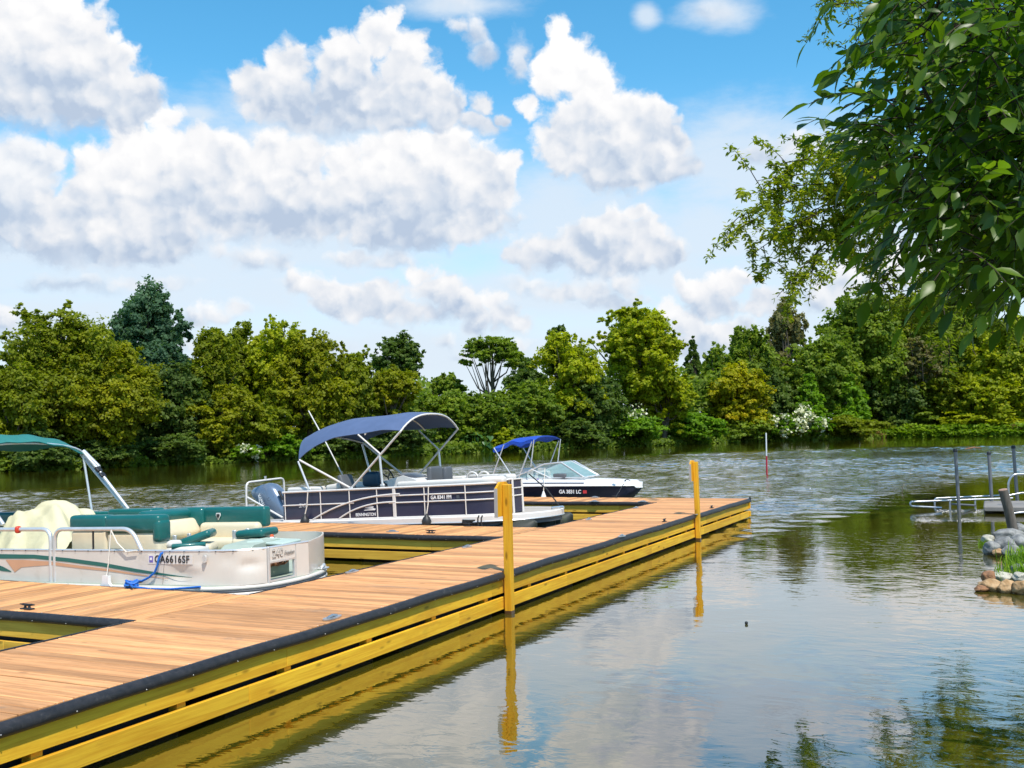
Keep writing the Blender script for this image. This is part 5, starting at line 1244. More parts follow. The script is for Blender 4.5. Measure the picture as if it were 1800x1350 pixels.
mb = MB(); mb.box((-13.55, yc, 0.62), (0.28, 0.26, 0.5), bev=.05, seg=2); mb.box((-13.78, yc, 0.40), (0.2, .16, .5), bev=.04, seg=2); mb.tube([(-13.8, yc, .3), (-13.8, yc, -.3)], [.08, .05], 8); B2.part(mb, "motor_bracket", M_OUTD, om)
text_obj("YAMAHA", 0.10, face_M(B2, (-14.30, yc-0.275, 0.97), (0.42, 0.03, -0.88), (0.9, 0, 0.42)), M_LTEXT, om, "motor_lettering", sx=0.95, bold=0.001)
mb = MB(); mb.tube([(-14.42, yc-.235, 1.13), (-14.38, yc-.262, 0.95), (-14.18, yc-.25, 0.76)], 0.010, 6); B2.part(mb, "cowling_line", M_RAIL, om)
mb = MB(); cushion(mb, (-13.85, yc-.19, 1.10), (0.05, 0.06, 0.22), 0.02, (0, -.5, 0)); B2.part(mb, "air_intake", M_BLACK, om)
hb = [(-14.45, yc-.62, 0.62), (-14.42, yc-.62, 1.42), (-14.40, yc+.62, 1.46), (-14.40, yc+.62, 0.62)]
B2.part(tube_mb(rpath(hb, 0.12, 6), 0.022, 8), "tow_bar", M_TRIM); B2.part(tube_mb([(-14.40, yc-.62, 1.10), (-13.3, yc-.85, 0.66)], 0.02, 8), "tow_bar_brace", M_TRIM)
mb = MB(); mb.tube([(-14.41, yc, 1.45), (-14.41, yc, 1.53)], [0.02, 0.03], 8); B2.part(mb, "tow_knob", M_RAIL)
mb = MB(); mb.box((-13.75, 16.85, 0.585), (1.05, 0.75, 0.04), bev=.01); B2.part(mb, "swim_platform", M_TRIM); mb = MB(); mb.box((-13.75, 18.4, 0.585), (1.05, 0.75, 0.04), bev=.01); B2.part(mb, "swim_platform", M_TRIM)
for x in (-14.5, -14.35, -14.2): B2.part(tube_mb([(x, 17.0, 0.60), (x+.22, 17.0, 0.90)], 0.03, 6), "ladder_step", M_TRIM)
# its fenders and ropes
def fender(label, px, py, ptop, rig, y):
    b = aty(px, py, y); t = thing("boat_fender", label, "fender", tuple(b), group="black fenders on the navy boat")
    mb = MB(); mb.tube([(0, 0, -.10), (0, 0, -.07), (0, 0, 0.0), (0, 0, 0.06), (0, 0, 0.10), (0, 0, 0.14)], [0.03, 0.085, 0.095, 0.07, 0.035, 0.02], 12); mb.build("fender_body", M_BLACK, t)
    a = aty(ptop[0], ptop[1], y+.02)-b; mb = MB(); mb.tube([(0, 0, .12), tuple(a*.5+np.array([.012, 0, 0])), tuple(a)], 0.011, 6); mb.build("cord", M_CORD, t)
fender("black teardrop fender on a cord at the navy boat's stern quarter", 536, 916, (541, 865), B2, 16.31)
fender("black teardrop fender on a cord below the navy boat's registration number", 750, 916, (753, 855), B2, 16.31)
mb = MB()
for px in (840, 846): mb.tube([tuple(aty(px+2, 906, 16.33)), tuple(aty(px, 911, 16.31)), tuple(aty(px, 919, 16.30)), tuple(aty(px+1, 924, 16.30))], 0.014, 6)
k = atz(824, 922, DZ+.02)
for j in range(4): mb.tube([(k[0]+0.12*math.cos(t+j), k[1]+0.05*math.sin(t*1.2+j), k[2]+.02+.02*j) for t in np.linspace(0, 5, 10)], 0.014, 6)
tag(mb.build("mooring_rope", M_ROPEK), "black rope loops tying the navy pontoon boat to the dock cleat", "rope")
mb = MB(); a, b = B2.w((-8.15, 17.9, zt+.1)), B2.w((-7.45, 17.7, .64)); mb.tube([tuple(a), tuple((a+b)/2+np.array([.05, 0, .02])), tuple(b)], 0.013, 6)
tag(mb.build("bow_line", M_ROPEK), "thin black line slung from the navy boat's bow rail to its bow cleat", "rope")

# ---------------- boat 3: white and navy bowrider
B3 = Rig("motorboat", "white and navy bowrider motorboat with a raked windshield and royal-blue bimini", "motorboat", (-11.0, 25.6, 0.4), 0.0)
y0, ycb = 24.72, 25.68
def hull_ring(x):
    s = np.clip((x+13.4)/5.0, 0, 1); w = 0.98*(1-s**3.2)**0.62 if s < 1 else 0.0; w = max(w, 0.02)
    shear = 0.93+0.02*s-0.10*s**3-0.05*(s > .97); chine = 0.30+0.43*s**7; keel = 0.0+0.715*s**9
    rub = shear-0.17+0.07*s**2
    pts = [(0, keel), (0.62*w, chine*.55+keel*.45), (0.86*w, chine), (0.97*w, rub-.02), (1.0*w, rub), (0.985*w, rub+.02), (0.93*w, shear-.04), (0.84*w, shear), (0.6*w, shear+0.035), (0, shear+.05)]
    R = [(x, ycb-a, b) for a, b in pts]+[(x, ycb+a, b) for a, b in reversed(pts[1:-1])]
    return R
xs = np.concatenate([np.linspace(-13.4, -9.4, 20), np.linspace(-9.2, -8.402, 20)])
rings = [hull_ring(x) for x in xs]
navy = MB(); white = MB(); n = len(rings[0])
lo = [0, 1, 2, 3]; m1 = len(rings)
def strip(mb, ids):
    mb.grid([[r[i] for i in ids] for r in rings], True)
strip(navy, [0, 1, 2, 3, 4]); strip(navy, [0, n-1, n-2, n-3, n-4]); strip(white, [4, 5, 6, 7, 8, 9, 10, 11, 12, 13, 14])
navy.add(rings[0], [list(range(n))], False)
B3.part(navy, "hull", M_NAVY); B3.part(white, "deck_moulding", M_WHITE)
B3.part(tube_mb([r[4] for r in rings], 0.016, 6), "rub_rail", M_WHITE)
mb = MB(); mb.grid([[(x, ycb-(0.955-.02*k)*abs(hull_ring(x)[4][1]-ycb)-0.012, hull_ring(x)[5][2]+0.045+0.022*k-0.02*(x+9.5)*0.2) for k in (0, 1)] for x in np.linspace(-11.6, -9.8, 12)], True, 0.006); B3.part(mb, "navy_pinstripe", M_NAVY)
# windshield: raked wrap-around with frame
glass = bpy.data.materials.new("tinted_windshield"); glass.use_nodes = True; g_t = glass.node_tree; g_p = g_t.nodes['Principled BSDF']
g_p.inputs['Base Color'].default_value = (0.30, 0.48, 0.50, 1); g_p.inputs['Roughness'].default_value = 0.03; g_p.inputs['IOR'].default_value = 1.3; g_p.inputs['Alpha'].default_value = 0.55
ws = {k: np.array(v)+np.array([-.12, 0, 0]) for k, v in dict(a=(-11.85, 24.98, 0.97), b=(-10.86, 25.05, 1.36), c=(-10.42, 25.18, 1.40), d=(-9.72, 25.10, 0.99), e=(-9.55, 25.66, 1.03), f=(-10.30, 25.6, 1.42)).items()}
def mir(p): return np.array([p[0], 2*ycb-p[1], p[2]])
for side in (lambda p: p, mir):
    W_ = {k: side(v) for k, v in ws.items()}
    mb = MB(); mb.add([W_['a'], W_['d'], W_['c'], W_['b']], [[0, 1, 2, 3]]); B3.part(mb, "side_glass", glass)
    mb = MB(); mb.add([W_['d'], W_['e'], W_['f'], W_['c']], [[0, 1, 2, 3]]); B3.part(mb, "front_glass", glass)
    B3.part(tube_mb([W_['a'], W_['b'], W_['c'], W_['d']], 0.020, 8), "windshield_frame", M_RAIL); B3.part(tube_mb([W_['c'], W_['f'], W_['e'], W_['d']], 0.018, 8), "windshield_frame", M_RAIL)
    B3.part(tube_mb([W_['a'], W_['d']], 0.016, 8), "windshield_frame", M_RAIL)
    B3.part(tube_mb([(W_['b']+W_['a'])/2+np.array([.12, 0, .06]), W_['a']*.45+W_['d']*.55], 0.016, 6), "windshield_brace", M_RAIL)
for c_, s_ in (((-11.1, 25.3, 1.02), (0.3, 0.3, 0.3)), ((-11.6, 25.3, 1.05), (0.18, .45, .4)), ((-11.6, 26.1, 1.05), (0.18, .45, .4))): mb = MB(); cushion(mb, c_, s_, 0.06); B3.part(mb, "seat", M_IVORY)
mb = MB(); cushion(mb, (-10.55, 25.35, 1.0), (0.4, 0.6, 0.2), 0.05); B3.part(mb, "dash_console", M_CHAR)
for (px, m_) in ((940, M_LTEXT), (945, mat("violet_sticker", (.15, .12, .4), .5))):
    p = B3.px(px, 843, 24.93); mb = MB(); mb.box((p[0], 24.95, p[2]), (0.05, .004, .05)); B3.part(mb, "glass_sticker", m_)
# bimini
def can3(u, v): return (-12.40+1.27*u+0.02*math.sin(v*4), ycb+v*0.92, 1.90+0.20*u+0.09*math.sin(u*3.0)-(0.10+.05*math.sin(u*6.3)**2)*abs(v)**2.5-0.03*math.sin(u*6.283*2)*abs(v))
mb = MB(); mb.grid([[can3(u, v) for v in np.linspace(-1, 1, 21)] for u in np.linspace(0, 1, 25)], True, 0.02); B3.part(mb, "bimini_canopy", M_CANVB)
G = [[(can3(u, -1)[0], ycb-0.93, can3(u, -1)[2]-0.085*t-0.02*math.sin(u*22)*t) for t in (0, .5, 1)] for u in np.linspace(0, 1, 25)]
mb = MB(); mb.grid(G, True, 0.012); B3.part(mb, "canopy_valance", M_CANVB)
for s in (-1, 1):
    yy = ycb+s*0.93
    for a, b in (((-11.78, .98), (-12.36, 1.83)), ((-11.62, 1.0), (-11.20, 1.98)), ((-12.45, .98), (-12.05, 1.90)), ((-11.25, 1.30), (-11.14, 2.03))):
        B3.part(tube_mb([(a[0], yy, a[1]), (b[0], yy, b[1])], 0.016, 6), "canopy_leg", M_RAIL)
p = B3.px(1001, 863.8, y0); 
text_obj("GA 3831 LC", 0.135, face_M(B3, (p[0]+.02, 24.71, p[2]-.012), (1, 0.02, 0)), M_LTEXT, B3.t, "registration_number", sx=0.9, bold=0.004)
p = B3.px(1028, 864, y0); mb = MB(); mb.box((p[0], 24.725, p[2]-.01), (0.10, 0.02, 0.08)); B3.part(mb, "registration_sticker", mat("red_sticker", (0.6, 0.04, 0.05), 0.5))
mb = MB(); mb.tube([(-8.75, 25.2, 0.90), (-8.68, 25.22, 0.93), (-8.6, 25.25, .9)], 0.015, 6); B3.part(mb, "bow_cleat", M_BLACK)
mb = MB(); mb.box((-8.45, 25.42, 0.70), (0.07, 0.02, 0.03), bev=.008); B3.part(mb, "bow_eye", M_RAIL)
mb = MB(); mb.box((-9.75, 25.3, 1.01), (0.16, 0.12, 0.02), bev=.006); B3.part(mb, "deck_hatch", M_TRIM)
mb = MB(); mb.box((-8.95, 25.1, 0.985), (0.1, 0.06, 0.02), bev=.006); B3.part(mb, "deck_vent", M_CHAR)
mb = MB(); a, b = np.array([-8.70, 25.15, .9]), atz(1082, 874, DZ+.04); mb.tube([tuple(a), tuple((a+b)/2+np.array([0, -.05, -.02])), tuple(b)], 0.012, 6)
tag(mb.build("bow_line", M_ROPEK), "dark rope from the white motorboat's bow cleat down to the dock", "rope")
f = thing("boat_fender", "small white fender on a cord against the white motorboat's navy hull", "fender", tuple(aty(955.5, 870, 24.66)))
fl = np.array(f.location); mb = MB(); mb.tube([(0, 0, -.07), (0, 0, -.05), (0, 0, .03), (0, 0, .10)], [0.05, 0.075, 0.045, 0.02], 10); mb.build("fender_body", M_WHITE, f)
mb = MB(); a = aty(958, 823, 24.9)-fl; mb.tube([(0, 0, .08), tuple(a)], 0.010, 6); mb.build("cord", M_CORD, f)

# ------------------------------------------------------------------ overhanging trees at the right
def leaf_template():
    st = [(0.0, 0.02), (0.22, 0.34), (0.48, 0.46), (0.75, 0.28), (1.0, 0.0)]
    V = []
    for u, w in st:
        dz = -0.22*u*u
        V += [(-w*0.5, u, dz+0.10*w), (0, u, dz), (w*0.5, u, dz+0.10*w)]
    Q = []
    for i in range(4):
        a = 3*i; Q += [[a, a+3, a+4, a+1], [a+1, a+4, a+5, a+2]]
    return np.array(V), np.array(Q)
LV, LQ = leaf_template()
def place_leaves(bases, dirs, norms, L, wid, tint):
    n = len(bases); d = dirs/np.linalg.norm(dirs, axis=1, keepdims=True)
    s = np.cross(d, norms); s /= np.maximum(np.linalg.norm(s, axis=1, keepdims=True), 1e-6); nn = np.cross(s, d)
    co = bases[:, None, :]+(s[:, None, :]*LV[None, :, 0:1]*wid[:, None, None]+d[:, None, :]*LV[None, :, 1:2]*L[:, None, None]+nn[:, None, :]*LV[None, :, 2:3]*L[:, None, None])
    q = (LQ[None]+15*np.arange(n)[:, None, None]).reshape(-1, 4)
    return co.reshape(-1, 3), q, np.repeat(tint, 15)
def in_poly(x, y, P):
    P = np.array(P, float); c = np.zeros(x.shape, bool)
    for i in range(len(P)):
        a, b = P[i-1], P[i]; c ^= ((a[1] > y) != (b[1] > y)) & (x < (b[0]-a[0])*(y-a[1])/(b[1]-a[1]+1e-12)+a[0])
    return c
rs = np.random.default_rng(21)
NEAR_LEAF = leaf_material("glossy_ash_leaves", (0.055, 0.115, 0.008), (0.14, 0.235, 0.012), (0.26, 0.36, 0.02), trans=0.5, rough=0.38, spec=0.45)
FINE_LEAF = leaf_material("small_box_elder_leaves", (0.11, 0.16, 0.008), (0.26, 0.32, 0.012), (0.44, 0.43, 0.02), trans=0.5)
right3 = np.array([RI[0], RI[1], 0]); right3 /= np.linalg.norm(right3); fwd3 = np.array([FW[0], FW[1], 0]); fwd3 /= np.linalg.norm(fwd3); up3 = np.array([0, 0, 1.0])
ash = thing("ash_tree", "big-leaved dark green tree overhanging the top right corner, trunk out of view", "tree", (3.3, 6.0, 0.2))
AO = np.array([3.3, 6.0, 0.2])
POLY = [(1585, -60), (1580, 60), (1625, 130), (1560, 185), (1550, 240), (1565, 300), (1575, 355), (1630, 420), (1700, 455), (1770, 475), (1890, 490), (1890, -60)]
sprays = []
while len(sprays) < 920:
    x, y = rs.uniform(1480, 1890), rs.uniform(-60, 520)
    if in_poly(np.array([x]), np.array([y]), POLY)[0]: sprays.append((x, y, rs.uniform(4.0, 6.4)))
for x, y in ((1530, 165), (1510, 150), (1520, 215), (1500, 225), (1475, 222), (1545, 60), (1530, 75), (1560, 40), (1540, 290), (1555, 330), (1575, 395), (1640, 430), (1760, 480), (1600, 420), (1560, 250), (1440, -40), (1500, -35)): sprays.append((x, y, rs.uniform(4.3, 5.2)))
for _ in range(110): sprays.append((rs.uniform(1560, 2500), rs.uniform(-900, -60), rs.uniform(4.0, 7.0)))  # unseen sprays above the frame, added to shade the leaves in view
for _ in range(70): sprays.append((rs.uniform(1880, 2500), rs.uniform(-60, 500), rs.uniform(4.0, 7.5)))  # unseen sprays right of the frame, added for shade and reflections
Bs, Ds, Ns, Ls, Ws, Ts = [], [], [], [], [], []
stems = MB()
for (x, y, d) in sprays:
    b = atd(x, y, d); side = -1 if x < 1640 else rs.choice([-1, -1, 1])
    dr = right3*side*rs.uniform(0.0, 1.0)+fwd3*rs.normal()*0.7+up3*rs.uniform(-0.75, 0.6); dr /= np.linalg.norm(dr)
    L = rs.uniform(0.20, 0.34); npair = 3 if L < 0.26 else 4; lt = rs.uniform(0.1, 0.7)
    P = [b+dr*L*t-up3*0.35*L*t*t for t in np.linspace(0, 1, npair+2)]
    stems.tube(P, [0.004, 0.0035, 0.003, 0.0025, 0.002, 0.0015][:len(P)], 4, cap=False)
    sd = np.cross(dr, up3); sd /= np.linalg.norm(sd)
    for i in range(1, npair+1):
        for s in (-1, 1):
            q = P[i]; dd = dr*0.75+sd*s*0.75-up3*rs.uniform(-0.15, 0.6)+rs.normal(size=3)*0.22
            Bs.append(q); Ds.append(dd); Ns.append(up3+rs.normal(size=3)*0.55+dr*0.2-fwd3*0.35); Ls.append(rs.uniform(0.06, 0.122)); Ws.append(Ls[-1]*rs.uniform(0.75, 1.0)); Ts.append(np.clip(lt+rs.normal()*0.15, 0, 1))
    Bs.append(P[-1]); Ds.append(dr-up3*0.5); Ns.append(up3+rs.normal(size=3)*0.3); Ls.append(rs.uniform(0.10, 0.15)); Ws.append(Ls[-1]); Ts.append(np.clip(lt+rs.normal()*0.15, 0, 1))
co, q, tt = place_leaves(np.array(Bs)-AO, np.array(Ds), np.array(Ns), np.array(Ls), np.array(Ws), np.array(Ts))
link_leaves("crown", co, q, tt, NEAR_LEAF, ash, True)
stems.v = [tuple(np.array(p)-AO) for p in stems.v]; stems.build("twigs", M_BARKD, ash, recalc=False)
mb = MB()
def limb(pts, r): mb.tube([tuple(np.array(p)-AO) for p in pts], r, 7)
fork = np.array([2.6, 6.1, 3.3])
limb([AO+np.array([0, 0, -.4]), AO+np.array([-.1, 0, 1.5]), fork, fork+np.array([-.2, .1, 1.5]), fork+np.array([-.2, .2, 3.2])], [0.24, 0.19, 0.15, 0.10, 0.04])
for a, r in (((2080, 240, 1760, 200, 1600, 190), .05), ((2080, 380, 1780, 290, 1640, 330), .05), ((2080, 60, 1760, 70, 1590, 40), .045), ((2000, -300, 1800, -150, 1640, -120), .05), ((1900, 470, 1800, 440, 1690, 470), .03)):
    A, B, C = atd(a[0], a[1], 5.6), atd(a[2], a[3], 5.2), atd(a[4], a[5], 5.0)
    limb([fork+np.array([0, 0, .1]), A, B, C], [r*1.5, r, r*0.45, r*0.15])
    for k in range(7):
        t = rs.uniform(0.1, 1); p = A+(C-A)*t if t > .5 else B+(C-B)*t; e = p+right3*rs.normal()*0.3+up3*abs(rs.normal())*0.22+fwd3*rs.normal()*0.3
        limb([p, (p+e)/2+up3*.03, e], [r*0.25, r*0.15, r*0.06])
mb.build("trunk", M_BARKD, ash, recalc=False)

# smaller-leaved tree reaching over the water further along the bank
FO = np.array([6.0, 27.0, 0.5])
elder = thing("box_elder_tree", "light fine-leaved branches drooping toward the water left of the big dark leaves", "tree", tuple(FO))
tw = MB(); Bs, Ds, Ns, Ls, Ts = [], [], [], [], []
def twig(p0, p1, d0, d1, sag, n_leaf, sub=5, tone=0.5, lsize=0.15):
    A, B = atd(p0[0], p0[1], d0), atd(p1[0], p1[1], d1); m = (A+B)/2+up3*sag
    pts = [np.array(p) for p in arc(A, m, B, 10)]
    tw.tube(pts, list(np.linspace(0.030, 0.007, 10)), 5, cap=False)
    lines = [pts]
    for k in range(sub):
        i = rs.integers(3, 10); p = pts[min(i, 9)]; l = rs.uniform(0.5, 1.5)
        e = p+right3*rs.uniform(-0.8, 0.35)*l+up3*rs.uniform(-1.0, 0.35)*l+fwd3*rs.normal()*0.6*l
        sp = [np.array(v) for v in arc(p, (p+e)/2+up3*0.15*l, e, 6)]; tw.tube(sp, list(np.linspace(0.012, 0.004, 6)), 4, cap=False); lines.append(sp)
    for ln in lines:
        for _ in range(n_leaf):
            t = rs.uniform(0.25, 1.0)*(len(ln)-1); i = int(min(t, len(ln)-2)); p = ln[i]+(ln[i+1]-ln[i])*(t-i)
            for s in range(rs.integers(2, 4)):
                Bs.append(p+rs.normal(size=3)*0.05); Ds.append(right3*rs.normal()+up3*rs.uniform(-1.0, 0.5)+fwd3*rs.normal()*0.7); Ns.append(up3+rs.normal(size=3)*0.6); Ls.append(rs.uniform(0.7, 1.3)*lsize); Ts.append(np.clip(tone+rs.normal()*0.2, 0, 1))
ends = [(1302, 345), (1284, 412), (1312, 455), (1338, 485), (1366, 522), (1402, 503), (1440, 478), (1330, 318), (1350, 292), (1400, 272), (1440, 258), (1472, 252), (1482, 432), (1520, 465), (1548, 482), (1300, 380), (1325, 430), (1380, 400), (1420, 360), (1460, 320), (1360, 350), (1390, 450), (1510, 400), (1500, 290)]
for e in ends:
    s = (rs.uniform(1540, 1640), rs.uniform(300, 360)); twig(s, e, rs.uniform(24, 26), rs.uniform(22.5, 26), 0.55, 26, 9, 0.66, 0.135)
for e in [(1560, 545), (1600, 590), (1640, 560), (1670, 620), (1700, 585), (1730, 560), (1770, 570), (1540, 510), (1590, 520), (1660, 520), (1620, 540), (1750, 600), (1800, 590)]:
    s = (rs.uniform(1620, 1780), rs.uniform(420, 470)); twig(s, e, rs.uniform(23, 25), rs.uniform(22, 25), 0.3, 16, 7, 0.3)
for e in [(1442, 12), (1475, 45), (1500, 95), (1465, 5), (1520, 60), (1535, 110), (1545, 20)]:
    s = (rs.uniform(1580, 1640), rs.uniform(-40, 30)); twig(s, e, rs.uniform(24, 26), rs.uniform(23, 26), 0.3, 14, 6, 0.4, 0.13)
for _ in range(46):
    e = (rs.uniform(1600, 2300), rs.uniform(-250, 520)); s = (rs.uniform(1800, 2300), rs.uniform(0, 420)); twig(s, e, rs.uniform(24, 29), rs.uniform(22, 30), 0.3, 16, 7, 0.35, 0.17)
co, q, tt = place_leaves(np.array(Bs)-FO, np.array(Ds), np.array(Ns), np.array(Ls), np.array(Ls)*0.85, np.array(Ts))
link_leaves("crown", co, q, tt, FINE_LEAF, elder)
tw.v = [tuple(np.array(p)-FO) for p in tw.v]; tw.build("twigs", M_BARKD, elder, recalc=False)
mb = MB(); f0 = np.array([5.6, 27, 5.0])
mb.tube([tuple(p-FO) for p in (FO+np.array([0, 0, -.5]), FO+np.array([-.2, 0, 2.4]), f0, f0+np.array([.1, .2, 4.0]), f0+np.array([.3, .2, 7.0]))], [0.42, 0.34, 0.28, 0.18, 0.06], 9)
for a in ((1800, 380, 1620, 330), (1860, 470, 1680, 440), (1850, 60, 1610, 0), (2000, 250, 1800, 200)):
    A, B = atd(a[0], a[1], 25.5), atd(a[2], a[3], 25); mb.tube([tuple(p-FO) for p in (f0, A, B)], [0.14, 0.07, 0.03], 6)
mb.build("trunk", M_BARK, elder, recalc=False)

# ------------------------------------------------------------------ right-hand shore: rocks, grass, stump, launch ramp, poles
def rock_mat(name, c0, c1):
    m = bpy.data.materials.new(name); m.use_nodes = True; t = m.node_tree; p = t.nodes['Principled BSDF']; tc = t.nodes.new('ShaderNodeTexCoord')
    n1 = noise(t, tc.outputs['Object'], 6, 7, 0.65, 0.5); n2 = noise(t, tc.outputs['Object'], 30, 5, 0.7)
    c = mixc(t, mrange(t, n1.outputs['Fac'], 0.35, 0.65), c0, c1); c = mixc(t, mrange(t, n2.outputs['Fac'], 0.6, 0.75, 0, 0.5), c, tuple(x*0.4 for x in c0))
    t.links.new(c, p.inputs['Base Color']); p.inputs['Roughness'].default_value = 0.85
    b = t.nodes.new('ShaderNodeBump'); b.inputs['Distance'].default_value = 0.03; t.links.new(n1.outputs['Fac'], b.inputs['Height']); t.links.new(b.outputs[0], p.inputs['Normal']); return m
RG = rock_mat("grey_stone", (0.17, 0.165, 0.16), (0.34, 0.33, 0.31)); RT_ = rock_mat("tan_stone", (0.36, 0.20, 0.08), (0.55, 0.36, 0.19)); RP = rock_mat("pale_stone", (0.38, 0.35, 0.28), (0.58, 0.54, 0.44)); RR = rock_mat("rust_stone", (0.20, 0.10, 0.05), (0.38, 0.18, 0.08))
def rock(px, py, wpx, hpx, dep, m, label, seed, rz=0.0):
    P = atz(px, py+hpx*0.5, 0.0); d = (P-CAM)@FW; k = d/FPX; r = np.random.default_rng(seed)
    bm = bmesh.new(); bmesh.ops.create_icosphere(bm, subdivisions=4, radius=1.0)
    A = r.normal(size=(15, 3)); A /= np.linalg.norm(A, axis=1, keepdims=True); ofs = r.uniform(0.66, 0.95, 15); f = r.uniform(1.5, 3.5, (4, 3)); ph = r.uniform(0, 6, 4)
    for v in bm.verts:
        c = np.array(v.co); s = 1.0
        for a, o in zip(A, ofs):
            t = c@a
            if t > 0: s = min(s, o/t)
        s *= 1+0.022*sum(math.sin(c@f[i]*2+ph[i]) for i in range(4))+0.010*math.sin(c@f[0]*9)*math.sin(c@f[1]*8)
        v.co = Vector(c*s)
    w, h = wpx*k/2, hpx*k/2*1.15
    for v in bm.verts: v.co = Vector((v.co.x*w*1.15, v.co.y*w*dep, v.co.z*h*1.1))
    mb = MB(); mb.bm(bm, rot=(r.uniform(-.15, .15), r.uniform(-.25, .25), rz+math.radians(25)), smooth=True)
    o = mb.build("shore_rock", m); z = max(0.0, atz(px, py, 0)[2]); c = atd(px, py, d+w*0.3); o.location = tuple(c)
    tag(o, label, "rock", "rocks along the right-hand shore")
ROCKS = [(1775, 944, 62, 26, .8, RG, "large flat grey boulder at the foot of the leaning stump"), (1792, 958, 50, 30, .8, RG, "grey boulder at the frame's edge just below the large flat one"), (1766, 960, 34, 30, .9, RG, "upright grey boulder in the middle of the grey pile"),
 (1742, 963, 36, 24, .9, RG, "rounded light grey boulder nearest the open water in the grey pile"), (1736, 949, 26, 16, .9, RP, "small greenish pale stone on the upper left of the grey pile"), (1757, 972, 24, 14, .9, RT_, "small tan stone at the waterline below the grey pile"), (1790, 928, 30, 16, .9, RG, "small grey stone behind the stump at the frame's edge"), (1782, 971, 36, 20, .9, RG, "grey stone above the grass tuft at the frame's edge"),
 (1738, 1016, 30, 26, .8, RR, "dark rusty stone at the left of the tan pile"), (1743, 1029, 46, 20, .8, RT_, "orange-tan stone lying at the waterline, leftmost of its row"), (1771, 1031, 34, 22, .9, RT_, "tan stone second in the row at the waterline"), (1796, 1034, 36, 22, .9, RT_, "tan stone at the frame's edge of the waterline row"),
 (1760, 1014, 38, 18, .9, RP, "pale flat stone on top of the tan pile"), (1792, 1016, 36, 18, .9, RP, "pale stone at the frame's edge of the tan pile"), (1794, 1002, 30, 20, .9, RG, "grey-white stone above the tan pile in the grass"), (1725, 1035, 26, 10, .9, RR, "low wet stone just breaking the water left of the tan pile")]
for i, r_ in enumerate(ROCKS): rock(*r_, seed=300+i, rz=i*1.3)

def blades(name, spots, label, m, seed, cat="grass"):
    r = np.random.default_rng(seed); mb = MB()
    for (px, py, n, hpx, spread) in spots:
        for _ in range(n):
            b = atz(px+r.normal()*spread, py+r.normal()*spread*0.25, 0.0); d = (b-CAM)@FW; h = hpx*d/FPX*r.uniform(0.5, 1.2); w = 0.006+0.004*r.random()
            a = r.uniform(0, 6.28); ln = np.array([math.cos(a), math.sin(a), 0])*h*r.uniform(.1, .6); sd = np.array([-math.sin(a), math.cos(a), 0])*w
            pts = [b+up3*h*t+ln*t*t-up3*h*0.25*t**3 for t in (0, .35, .7, 1.0)]
            vs = []
            for t, p in zip((1, .9, .6, .05), pts): vs += [p-sd*t, p+sd*t]
            mb.add(vs, [[0, 1, 3, 2], [2, 3, 5, 4], [4, 5, 7, 6]], True, r.random())
    o = mb.build(name, m, recalc=False); return tag(o, label, cat, kind='stuff')
blades("shore_grass", [(1778, 988, 60, 26, 12), (1797, 985, 90, 34, 10), (1774, 1008, 40, 30, 10), (1798, 1018, 80, 44, 9), (1760, 1022, 22, 40, 8), (1728, 958, 40, 12, 5), (1792, 953, 40, 16, 8), (1850, 990, 300, 45, 30)], "long green grass blades among the rocks at the right-hand shore", PAL['fresh'], 5)

# leaning weathered stump
s0, s1 = atz(1781, 932, 0.10), None
dS = (s0-CAM)@FW; s1 = atd(1763, 861, dS)
t = thing("wooden_stump", "leaning grey weathered wooden stump post above the grey rocks", "stump", tuple(s0))
M_GREYW = wood("weathered_grey_timber", (0.20, 0.17, 0.145), (0.10, 0.085, 0.07), 2, stain=(0.07, 0.06, 0.05))
mb = MB(); dv = s1-s0; mb.tube([tuple(-dv*.25), (0, 0, 0), tuple(dv*.5+np.array([.01, 0, 0])), tuple(dv)], [0.10, 0.095, 0.088, 0.086], 12); mb.build("post_shaft", M_GREYW, t)
mb = MB(); mb.tube([tuple(dv*.995), tuple(dv*1.012)], [0.087, 0.078], 12); mb.build("sawn_top", mat("reddish_sawn_end", (0.36, 0.22, 0.16), 0.85, var=.25, scale=20), t)

# steel piles of the launch
M_STEEL = mat("dull_steel_pile", (0.20, 0.205, 0.22), 0.5, metal=0.4, var=0.12, scale=4)
M_SHINY = mat("bright_aluminium_tube", (0.50, 0.51, 0.54), 0.3, metal=0.8, var=0.05, scale=6)
for i, (bx, by, tx, ty) in enumerate(((1686, 897, 1679, 789), (1744, 893, 1738, 794), (1789, 889, 1781, 783))):
    b = atz(bx, by, 0.0); d = (b-CAM)@FW; e = atd(tx, ty, d); dv = e-b
    t = thing("steel_pile", ["steel pile with black cap standing farthest into the water by the launch rails", "middle of the three black-capped steel piles by the launch", "tallest-standing steel pile nearest the right edge of the frame"][i], "pile", tuple(b), group="black-capped steel piles of the launch")
    mb = MB(); mb.tube([tuple(-dv*.4), (0, 0, 0), tuple(dv*0.96)], 0.042, 12); mb.build("pile_tube", M_STEEL, t)
    mb = MB(); mb.tube([tuple(dv*0.95), tuple(dv*0.985), tuple(dv)], [0.055, 0.055, 0.04], 12); mb.build("cap", M_BLACK, t)
kl = thing("kayak_launch", "aluminium kayak launch with twin tube handrails running into the water beside a grey platform", "boat launch", tuple(atz(1745, 893, 0.0)))
KO = np.array(kl.location)
def kpart(nm, m, polys, r):
    mb = MB()
    for p in polys: mb.tube([tuple(np.array(q)-KO) for q in p], r, 8)
    return mb.build(nm, m, kl)
D1, D2 = 25.6, 27.6
q = lambda x, y, d: atd(x, y, d)
